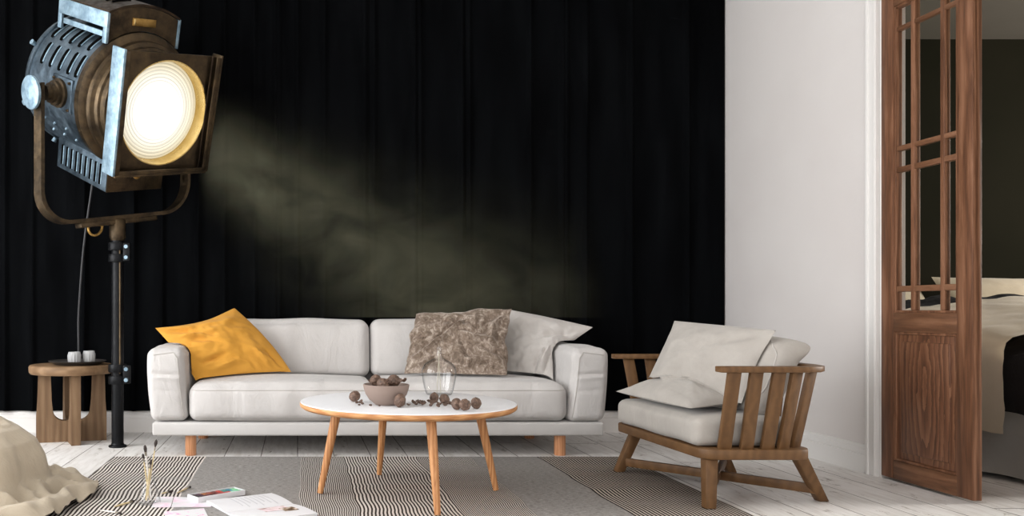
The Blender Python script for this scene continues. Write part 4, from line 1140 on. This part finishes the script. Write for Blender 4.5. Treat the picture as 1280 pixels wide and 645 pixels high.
bm = bmesh.new(); bmv = leafmesh(-.008, 1.008, -.0)
for v in bmv.verts: v.co.z = min(v.co.z, .0035) if v.co.z > .002 else v.co.z
obj('cover', bmv, plain('slate blue cover', srgb(82, 96, 116), .5), mag)
M['print'] = wash('pink flower photograph', [(.3, srgb(120, 96, 80)), (.42, srgb(212, 190, 190)), (.55, srgb(232, 216, 222)), (.7, srgb(180, 150, 120))], 18)
M['print2'] = wash('dark leaves photograph', [(.35, srgb(70, 56, 46)), (.5, srgb(140, 116, 92)), (.65, srgb(226, 214, 206))], 30)
M['ink'] = plain('pale printed text', srgb(196, 195, 198), .8, 0, .1)
obj('picture', leafmesh(.55, .76, .0012, .42, .80, 8, False), 'print', mag); obj('picture', leafmesh(.67, .82, .0016, .66, .86, 8, False), 'print2', mag)
for k in range(8):
    bmx = leafmesh(.08+.0*k, .44-(k % 3)*.05, .0012, .80-k*.07, .815-k*.07, 8, False); obj('text_line', bmx, 'ink', mag)

# ------------------------------------------------------------------ the stage spotlight
PY = 5.02
O = P(147, 118, PY)
Fv = Vector((.70, -.60, -.39)).normalized(); s0 = Vector((0, 0, 1)).cross(Fv).normalized(); U0 = Fv.cross(s0)
rl = math.radians(10); S = s0*math.cos(rl)+U0*math.sin(rl); U = U0*math.cos(rl)-s0*math.sin(rl)
HM = Matrix((Fv, S, U)).transposed().to_4x4(); HM.translation = O          # local x forward, y to the far side, z up
AX = HM @ Matrix(((0, 0, 1, 0), (1, 0, 0, 0), (0, 1, 0, 0), (0, 0, 0, 1)))   # lathe axis (z) along the lamp's axis
def axm(t): return AX @ Matrix.Translation((0, 0, t))
lamp = thing('stage_spotlight', 'large vintage stage spotlight glowing on a black floor stand', 'spotlight', (O.x, O.y, 0))
DR = .385
bm = bmesh.new(); lathe(bm, [(DR-.012, -.36), (DR, -.355), (DR, .17), (DR-.012, .175)], axm(0), 96, False); drum = obj('drum', bm, 'steel', lamp, recalc=True)
bm = bmesh.new(); lathe(bm, [(0, -.42), (.12, -.415), (.28, -.395), (DR-.02, -.378), (DR+.012, -.372), (DR+.014, -.352), (DR+.004, -.345), (DR-.01, -.345)], axm(0), 96); rc = obj('rear_cap', bm, 'steel', lamp)
for ang in (200, 150, 245):
    a = math.radians(ang); bm = bmesh.new(); q = HM @ Vector((-.372, math.cos(a)*(DR+.012), math.sin(a)*(DR+.012))); q2 = HM @ Vector((-.372, math.cos(a)*(DR+.04), math.sin(a)*(DR+.04)))
    tube(bm, [q, q2], [.012, .016], 12); obj('cap_screw', bm, 'paleblue', rc)
bm = bmesh.new(); lathe(bm, [(DR+.001, .15), (DR+.006, .155), (DR+.008, .20), (DR-.008, .215), (DR-.03, .222), (DR-.035, .235), (DR-.035, .25), (.33, .262), (.325, .285), (.312, .292), (.308, .33), (.298, .335), (.298, .452), (.286, .452), (.286, .30), (.30, .26), (.31, .2)], axm(0), 96, False)
fr_ = obj('front_ring', bm, 'bronze', lamp)
bm = bmesh.new(); lathe(bm, [(.2855, .30), (.2855, .455), (.292, .468), (.298, .468)], axm(0), 96, False); obj('reflector_ring', bm, 'goldring', fr_)
lensc = HM @ Vector((.395, 0, 0))
bm = bmesh.new(); nr_ = 11; pr = [(0, .398)]
for k in range(nr_):
    r0, r1 = .283*k/nr_, .283*(k+1)/nr_
    pr += [(r0+.0015, .398-.004*k/nr_+.004), (r1-.0005, .392-.004*k/nr_)]
pr.append((.284, .37)); pr.append((0, .365))
lathe(bm, pr, axm(0), 96); tag(obj('lens', bm, lens_mat(lensc-Vector((O.x, O.y, 0))), lamp), 'glowing ringed glass lens')
# louvre slots: near-black tubes, the shade inside painted on
for row, (ph0, ts) in enumerate(((52, (-.29, -.195, -.10, -.005, .09)), (27, (-.25, -.155, -.06, .035, .115)))):
    for t in ts:
        bm = bmesh.new(); P0 = []
        for k in range(9):
            a = math.radians(180-(ph0-10+20*k/8)); P0.append(HM @ Vector((t, math.cos(a)*(DR+.0015), math.sin(a)*(DR+.0015))))
        tube(bm, P0, [.008]+[.0125]*7+[.008], 10); sl = obj('louvre', bm, 'innershade', drum)
        bm = bmesh.new(); tube(bm, [HM @ Vector((t+.014, math.cos(math.radians(180-(ph0-8+18*k/8)))*(DR+.002), math.sin(math.radians(180-(ph0-8+18*k/8)))*(DR+.002))) for k in range(9)], .0045, 8); obj('louvre_lip', bm, 'paleblue', drum)
for row, (ph0, ts) in enumerate(((-32, (-.25, -.13, .0)), (-42, (-.2, -.08, .05)))):
    for t in ts:
        a = math.radians(180-ph0); bm = bmesh.new(); q = HM @ Vector((t, math.cos(a)*(DR), math.sin(a)*(DR))); q2 = HM @ Vector((t, math.cos(a)*(DR+.01), math.sin(a)*(DR+.01)))
        tube(bm, [q, q2], [.009, .006], 10); obj('rivet', bm, 'paleblue', drum)
# pivot plates, stepped bosses and clamp knobs
for sg in (-1, 1):
    bm = bmesh.new(); box(bm, (-.10, -.006, -.095), (.10, .012, .095), .004); bmesh.ops.transform(bm, matrix=HM @ Matrix.Translation((.02, sg*(DR-.002), 0)), verts=bm.verts); pp = obj('pivot_plate', bm, 'steel', lamp)
    for q in ((-.08, .075), (.08, .075), (-.08, -.075), (.08, -.075)):
        bm = bmesh.new(); tube(bm, [HM @ Vector((.02+q[0], sg*(DR+.008), q[1])), HM @ Vector((.02+q[0], sg*(DR+.018), q[1]))], [.009, .006], 10); obj('screw', bm, 'bronze', pp)
    ym = HM @ Matrix(((1, 0, 0, 0), (0, 0, sg, 0), (0, -sg, 0, 0), (0, 0, 0, 1)))
    bm = bmesh.new(); lathe(bm, [(.082, DR-.02), (.082, DR+.02), (.068, DR+.025), (.068, DR+.045), (.055, DR+.05), (.055, DR+.07), (.042, DR+.075), (.042, DR+.098), (0, DR+.098)], ym, 40); obj('pivot_boss', bm, 'bronze', lamp)
    bm = bmesh.new(); lathe(bm, [(0, DR+.13), (.022, DR+.13), (.022, DR+.165), (.085, DR+.166), (.092, DR+.172), (.092, DR+.186), (.085, DR+.192), (0, DR+.194)], ym, 48); obj('clamp_knob', bm, 'paleblue' if sg < 0 else 'bronze', lamp)
# yoke: a flat bar bent into a U, vertical arms, level with the lamp's pivot line
hwY, dpY, rY = .515, .735, .19
path = [Vector((-hwY, .05)), Vector((-hwY, -.2))]+[Vector((-hwY, -(dpY-rY)*k/4)) for k in (2, 3)]
path += [Vector((-hwY+rY-rY*math.cos(a), -dpY+rY-rY*math.sin(a))) for a in [PI/2*k/12 for k in range(13)]]
path += [Vector((-hwY+rY+(hwY-rY)*k/4, -dpY)) for k in range(1, 5)]
path += [Vector((-p.x, p.y)) for p in path[-2::-1]]
Fh = Vector((Fv.x, Fv.y, 0)).normalized(); Sh = S
def yk(p, w, th): return O + Sh*p.x + Vector((0, 0, p.y))
bm = bmesh.new(); secs = []
for i, p in enumerate(path):
    t = (path[min(i+1, len(path)-1)]-path[max(i-1, 0)]).normalized(); nr = Vector((-t.y, t.x))
    c_ = O+Sh*p.x+Vector((0, 0, p.y)); nv = Sh*nr.x+Vector((0, 0, nr.y)); w, th = .036, .011
    secs.append([bm.verts.new(c_+Fh*a*w+nv*b*th) for a, b in ((-1, -1), (1, -1), (1, 1), (-1, 1))])
for A, B in zip(secs, secs[1:]):
    for k in range(4): bm.faces.new((A[k], A[(k+1) % 4], B[(k+1) % 4], B[k]))
bm.faces.new(secs[0]); bm.faces.new(secs[-1][::-1]); bmesh.ops.recalc_face_normals(bm, faces=bm.faces)
obj('yoke', bm, 'bronze', lamp)
YB = O+Vector((0, 0, -dpY))
bm = bmesh.new(); bar(bm, YB-Sh*.27-Vector((0, 0, .026)), YB+Sh*.27-Vector((0, 0, .026)), .066, .03, (0, 0, 1), .005); obj('yoke_brace', bm, 'bronze', lamp)
bm = bmesh.new(); rc_ = YB-Sh*.155+Vector((0, -.0, -.045)); ring = [rc_+Sh*.047*math.cos(2*PI*k/28)+Vector((0, 0, .047*math.sin(2*PI*k/28))) for k in range(28)]; tube(bm, ring, .008, 8, False, True); obj('safety_ring', bm, 'brass', lamp)
# front frame for colour filters
FM = HM @ Matrix.Translation((.455, 0, 0)) @ Matrix(((0, 0, 1, 0), (1, 0, 0, 0), (0, 1, 0, 0), (0, 0, 0, 1)))    # plate x = side, y = up, z = forward
hw, hh = .325, .333
bm = bmesh.new(); plate_hole(bm, -hw, hw, -hh, hh, .296, .012, FM, 0, 0, 96); gf = obj('filter_frame', bm, 'bronze', lamp)
def fbox(lo, hi, nm, mat, parent=gf, bev=.003):
    bm = bmesh.new(); box(bm, lo, hi, bev); bmesh.ops.transform(bm, matrix=FM, verts=bm.verts); return obj(nm, bm, mat, parent)
fbox((-hw-.016, -hh-.005, -.055), (-hw, hh+.012, .055), 'side_channel', 'paleblue'); fbox((-hw, -hh, .043), (-hw+.03, hh, .055), 'channel_lip', 'bronze')
fbox((hw, -hh-.005, -.03), (hw+.014, hh+.012, .055), 'side_channel', 'bronze'); fbox((hw-.03, -hh, .043), (hw, hh, .055), 'channel_lip', 'bronze'); fbox((hw-.05, -hh, .026), (hw-.035, hh, .034), 'channel_lip', 'darkbronze')
fbox((-hw, -hh-.014, -.03), (hw, -hh, .055), 'bottom_channel', 'bronze'); fbox((-hw, -hh, .043), (hw, -hh+.022, .055), 'channel_lip', 'bronze')
# lower housing with slots
def hbox(lo, hi, nm, mat, parent=lamp, bev=.004):
    bm = bmesh.new(); box(bm, lo, hi, bev); bmesh.ops.transform(bm, matrix=HM, verts=bm.verts); return obj(nm, bm, mat, parent)
lb = hbox((-.27, -.20, -.515), (.265, .20, -.30), 'lower_housing', 'bronze')
hbox((-.272, -.206, -.512), (.262, -.1985, -.318), 'side_panel', 'steel', lb)
for k in range(9):
    t = -.215+k*.052; bm = bmesh.new(); tube(bm, [HM @ Vector((t, -.2065, -.48)), HM @ Vector((t, -.2065, -.36))], .0095, 10); obj('slot', bm, 'innershade', lb)
    bm = bmesh.new(); tube(bm, [HM @ Vector((t+.012, -.2075, -.478)), HM @ Vector((t+.012, -.2075, -.362))], .0035, 8); obj('slot_lip', bm, 'paleblue', lb)
for s_, r_ in ((-.045, .014), (0, .026), (.05, .014)):
    bm = bmesh.new(); q = HM @ Vector((.262, s_, -.415)); tube(bm, [q, q+Fv*.014, q+Fv*.022], [r_, r_, r_*.6], 16); obj('screw', bm, 'brass' if r_ > .02 else 'darkbronze', lb)
# chimney on top
chm = None
bm = bmesh.new(); poly = []
CW, CB = .235, .475
n_ = 16
bot = [(-CW+2*CW*k/n_, math.sqrt((DR+.012)**2-(-CW+2*CW*k/n_)**2)+.002) for k in range(n_+1)]
topc = [(-CW+2*CW*k/n_, CB+.055*(1-((k/n_)*2-1)**2)) for k in range(n_+1)]
V = []
for t in (.175, .192):
    V.append(([bm.verts.new(HM @ Vector((t, y, z))) for y, z in bot], [bm.verts.new(HM @ Vector((t, y, z))) for y, z in topc]))
for b_, t_ in V:
    for k in range(n_): bm.faces.new((b_[k], b_[k+1], t_[k+1], t_[k]))
for k in range(n_):
    for w in (0, 1): bm.faces.new((V[0][w][k], V[0][w][k+1], V[1][w][k+1], V[1][w][k]))
for k in (0, n_): bm.faces.new((V[0][0][k], V[0][1][k], V[1][1][k], V[1][0][k]))
chf = obj('chimney', bm, 'bronze', lamp)
bm = bmesh.new(); V = []
for t in (-.30, .20):
    V.append(([bm.verts.new(HM @ Vector((t, y*1.03, z+.002))) for y, z in topc], [bm.verts.new(HM @ Vector((t, y*1.03, z+.016))) for y, z in topc]))
for k in range(n_):
    for w in (0, 1): bm.faces.new((V[0][w][k], V[0][w][k+1], V[1][w][k+1], V[1][w][k]))
    for a in (0, 1): bm.faces.new((V[a][0][k], V[a][0][k+1], V[a][1][k+1], V[a][1][k]))
for k in (0, n_): bm.faces.new((V[0][0][k], V[0][1][k], V[1][1][k], V[1][0][k]))
chr_ = obj('chimney_roof', bm, 'darkbronze', lamp)
for k in range(6):
    bm = bmesh.new(); t = -.22+k*.06; tube(bm, [HM @ Vector((t, y, CB+.019+.055*(1-(y/CW)**2))) for y in (-.15, -.09, -.03)], .008, 8); obj('slot', bm, 'innershade', chr_)
def chbox(lo, hi, nm, mat): return hbox(lo, hi, nm, mat, chf, .003)
for sg in (-1, 1):
    y0, y1 = sorted((sg*(CW-.002), sg*(CW+.016)))
    chbox((-.30, y0, CB-.075), (.20, y1, CB+.008), 'side_rail', 'paleblue'); chbox((-.24, y0, CB-.125), (.16, y1, CB-.095), 'side_rail', 'paleblue')
    chbox((-.30, y0, .318), (-.262, y1, CB-.074), 'side_post', 'paleblue'); chbox((.162, y0, .318), (.20, y1, CB-.074), 'side_post', 'paleblue')
hbox((-.29, -.20, .40), (.15, .20, .455), 'inner_shade_block', 'innershade', chf, .003)  # near-black block stands for the shade in the hollow chimney
bm = bmesh.new(); box(bm, (.192, -.085, .425), (.199, .075, .468), .002); bmesh.ops.transform(bm, matrix=HM, verts=bm.verts); obj('name_plate', bm, 'brass', chf)
bm = bmesh.new(); box(bm, (.197, -.078, .43), (.203, -.066, .463), .002); bmesh.ops.transform(bm, matrix=HM, verts=bm.verts); obj('plate_stud', bm, 'goldring', chf)
# stand
px_, py_ = O.x, O.y
Tm = Matrix.Translation((px_, py_, 0)); zb = YB.z-.04
bm = bmesh.new(); lathe(bm, [(0, zb-.10), (.040, zb-.10), (.043, zb-.09), (.048, zb-.08), (.048, zb+.02), (.040, zb+.03), (0, zb+.03)], Tm, 32); obj('spigot', bm, 'bronze', lamp)
bm = bmesh.new(); lathe(bm, [(0, .012), (.036, .012), (.036, zb-.09), (0, zb-.09)], Tm, 32); obj('pole', bm, 'blackmetal', lamp)
bm = bmesh.new(); lathe(bm, [(0, 0), (.052, 0), (.054, .004), (.052, .010), (.040, .014), (.0365, .024), (0, .024)], Tm, 40); obj('foot_plate', bm, 'blackmetal', lamp)
bm = bmesh.new(); lathe(bm, [(.0362, zb-.16), (.030, zb-.16), (.030, .42), (.0365, .42)], Matrix.Translation((px_+.012, py_-.030, 0)) @ Matrix.Scale(.28, 4), 16) if False else tube(bm, [(px_+.022, py_-.036, .44), (px_+.022, py_-.036, zb-.11)], .006, 10); obj('pole_glint', bm, 'bronze', lamp)  # added rod imitates the bright reflection running down the pole
for zc in (zb-.17, .435):
    bm = bmesh.new()
    for dz in (-.035, .035): lathe(bm, [(.036, zc+dz-.024), (.052, zc+dz-.024), (.055, zc+dz-.018), (.055, zc+dz+.018), (.052, zc+dz+.024), (.036, zc+dz+.024)], Tm, 32)
    box(bm, (px_+.04, py_-.045, zc-.055), (px_+.082, py_-.005, zc+.055), .006)
    cl = obj('clamp', bm, 'blackmetal', lamp)
    for dz in (-.032, .032):
        bm = bmesh.new(); tube(bm, [(px_+.060, py_-.044, zc+dz), (px_+.060, py_-.058, zc+dz)], [.013, .011], 14); obj('bolt', bm, 'paleblue', cl)
# supply cable hanging from the housing to the floor behind the side table
ca = HM @ Vector((-.20, .02, -.512)); X_ = (98.5-VX)/FPX*5.527
cpts = [ca, ca*.8+Vector((X_+.004, 5.515, 1.0))*.2, ca*.3+Vector((X_+.004, 5.515, 1.0))*.7, Vector((X_+.002, 5.518, .8)), Vector((X_, 5.522, .6)), Vector((X_, 5.527, .35)), Vector((X_, 5.53, .16)), Vector((X_, 5.55, .075)), Vector((X_, 5.606, .06))]
def smooth_path(P_, k=8):
    out = []
    for i in range(len(P_)-1):
        p0, p1, p2, p3 = P_[max(0, i-1)], P_[i], P_[i+1], P_[min(len(P_)-1, i+2)]
        for j in range(k):
            t = j/k; out.append(.5*((2*p1)+(-p0+p2)*t+(2*p0-5*p1+4*p2-p3)*t*t+(-p0+3*p1-3*p2+p3)*t**3))
    return out+[P_[-1]]
bm = bmesh.new(); tube(bm, smooth_path(cpts), .0075, 8); obj('power_cable', bm, 'rubber', lamp)

# ------------------------------------------------------------------ stage smoke, its density shaped like the glow of a beam
def smoke_mat():
    m = bpy.data.materials.new('drifting stage smoke'); m.use_nodes = True; nt = m.node_tree; N, L = nt.nodes, nt.links
    N.remove(N['Principled BSDF'])
    vs = N.new('ShaderNodeVolumeScatter'); vs.inputs['Color'].default_value = SMOKE_COL; vs.inputs['Anisotropy'].default_value = .1
    L.new(vs.outputs[0], N['Material Output'].inputs['Volume'])
    A, B = P(256, 180, 5.42), P(610, 415, 5.38); d = B-A; LL = d.length; d.normalize()
    tc = N.new('ShaderNodeTexCoord')
    sb = N.new('ShaderNodeVectorMath'); sb.operation = 'SUBTRACT'; sb.inputs[1].default_value = A; L.new(tc.outputs['Object'], sb.inputs[0])
    dt = N.new('ShaderNodeVectorMath'); dt.operation = 'DOT_PRODUCT'; dt.inputs[1].default_value = d; L.new(sb.outputs[0], dt.inputs[0])
    ln = N.new('ShaderNodeVectorMath'); ln.operation = 'LENGTH'; L.new(sb.outputs[0], ln.inputs[0])
    t = math_n(nt, 'DIVIDE', dt.outputs['Value'], LL)
    d2 = math_n(nt, 'SUBTRACT', math_n(nt, 'MULTIPLY', ln.outputs['Value'], ln.outputs['Value']), math_n(nt, 'MULTIPLY', dt.outputs['Value'], dt.outputs['Value']))
    w = math_n(nt, 'ADD', .17, math_n(nt, 'MULTIPLY', math_n(nt, 'MAXIMUM', t, 0), .30))
    g = math_n(nt, 'EXPONENT', math_n(nt, 'MULTIPLY', math_n(nt, 'DIVIDE', d2, math_n(nt, 'MULTIPLY', w, w)), -1.0))
    fade = ramp(nt, math_n(nt, 'DIVIDE', t, 1.5), [(0, (.7, .7, .7, 1)), (.015, (1, 1, 1, 1)), (.12, (.8, .8, .8, 1)), (.3, (.44, .44, .44, 1)), (.62, (.36, .36, .36, 1)), (.8, (.18, .18, .18, 1)), (1, (0, 0, 0, 1))])
    nz = noise_tex(nt, tex_coord(nt, (1.0, 1, 1.4)), 2.6, 5, .6, .9)
    nzz = ramp(nt, nz, [(.36, (.12, .12, .12, 1)), (.66, (1, 1, 1, 1))])
    lens_glow = math_n(nt, 'ADD', 1, math_n(nt, 'MULTIPLY', math_n(nt, 'EXPONENT', math_n(nt, 'MULTIPLY', math_n(nt, 'ABSOLUTE', t), -11.0)), 1.5))  # extra density by the lamp stands for lens light on the smoke
    den = math_n(nt, 'MULTIPLY', math_n(nt, 'MULTIPLY', math_n(nt, 'MULTIPLY', g, fade), lens_glow), math_n(nt, 'MULTIPLY', nzz, SMOKE_D))
    L.new(den, vs.inputs['Density'])
    return m
SMOKE_COL = (.93, .93, .60, 1); SMOKE_D = 1.0
bm = bmesh.new(); prism(bm, [(-.39, 4.62), (1.75, 4.62), (1.75, 5.555), (-.66, 5.555), (-.56, 5.3), (-.42, 5.08), (-.385, 4.95)], Matrix.Translation((0, 0, .772)), 1.43)
sm = obj('smoke', bm, smoke_mat(), None, smooth=False); sm.location = (0, 0, 0); tag(sm, 'thin olive smoke drifting from the spotlight across the dark curtain', 'smoke', None, 'stuff')

# ------------------------------------------------------------------ light
def area(name, loc, rot, sx, sy, power, col=(1, 1, 1)):
    d = bpy.data.lights.new(name, 'AREA'); d.shape = 'RECTANGLE'; d.size, d.size_y, d.energy, d.color = sx, sy, power, col
    o = bpy.data.objects.new(name, d); C.objects.link(o); o.location = loc; o.rotation_euler = rot; return o
for i, (h0, h1, z0, z1) in enumerate(LW):
    area('window_daylight', (-3.22, (h0+h1)/2, (z0+z1)/2), (0, -PI/2, 0), z1-z0, h1-h0, LEFT_W[i], (.97, .985, 1))
for (h0, h1, z0, z1) in FW:
    area('window_daylight', ((h0+h1)/2, -3.02, (z0+z1)/2), (PI/2, 0, 0), h1-h0-.1, z1-z0-.1, FRONT_W, (1, .985, .97))  # added fill lamp in the invented front window
area('bedroom_fill', (6.9, 4.0, 1.7), (0, PI/2, 0), 1.6, 1.4, BED_W, (1, .96, .9))  # added fill lamp to brighten the bedroom; the wall has no window
w = bpy.data.worlds.new('daylight'); sc.world = w; w.use_nodes = True
w.node_tree.nodes['Background'].inputs[0].default_value = (.9, .95, 1, 1); w.node_tree.nodes['Background'].inputs[1].default_value = .9

# ------------------------------------------------------------------ camera
cd = bpy.data.cameras.new('camera'); cam = bpy.data.objects.new('camera', cd); C.objects.link(cam)
cam.location = (0, 0, H); cam.rotation_euler = (PI/2, 0, 0)
cd.sensor_fit = 'HORIZONTAL'; cd.sensor_width = 36; cd.lens = 36*FPX/1280
cd.shift_x = (640-VX)/1280; cd.shift_y = (VY-322.5)/1280
sc.camera = cam
sc.view_settings.view_transform = 'Standard'; sc.view_settings.look = 'None'
sc.view_settings.exposure = EXPO; sc.view_settings.gamma = 1; sc.view_settings.use_curve_mapping = False
sc.cycles.use_denoising = True
sc.cycles.max_bounces = 10; sc.cycles.diffuse_bounces = 5; sc.cycles.transmission_bounces = 10; sc.cycles.glossy_bounces = 4; sc.cycles.volume_bounces = 1
sc.cycles.sample_clamp_indirect = 6
sc.cycles.caustics_reflective = False; sc.cycles.caustics_refractive = False
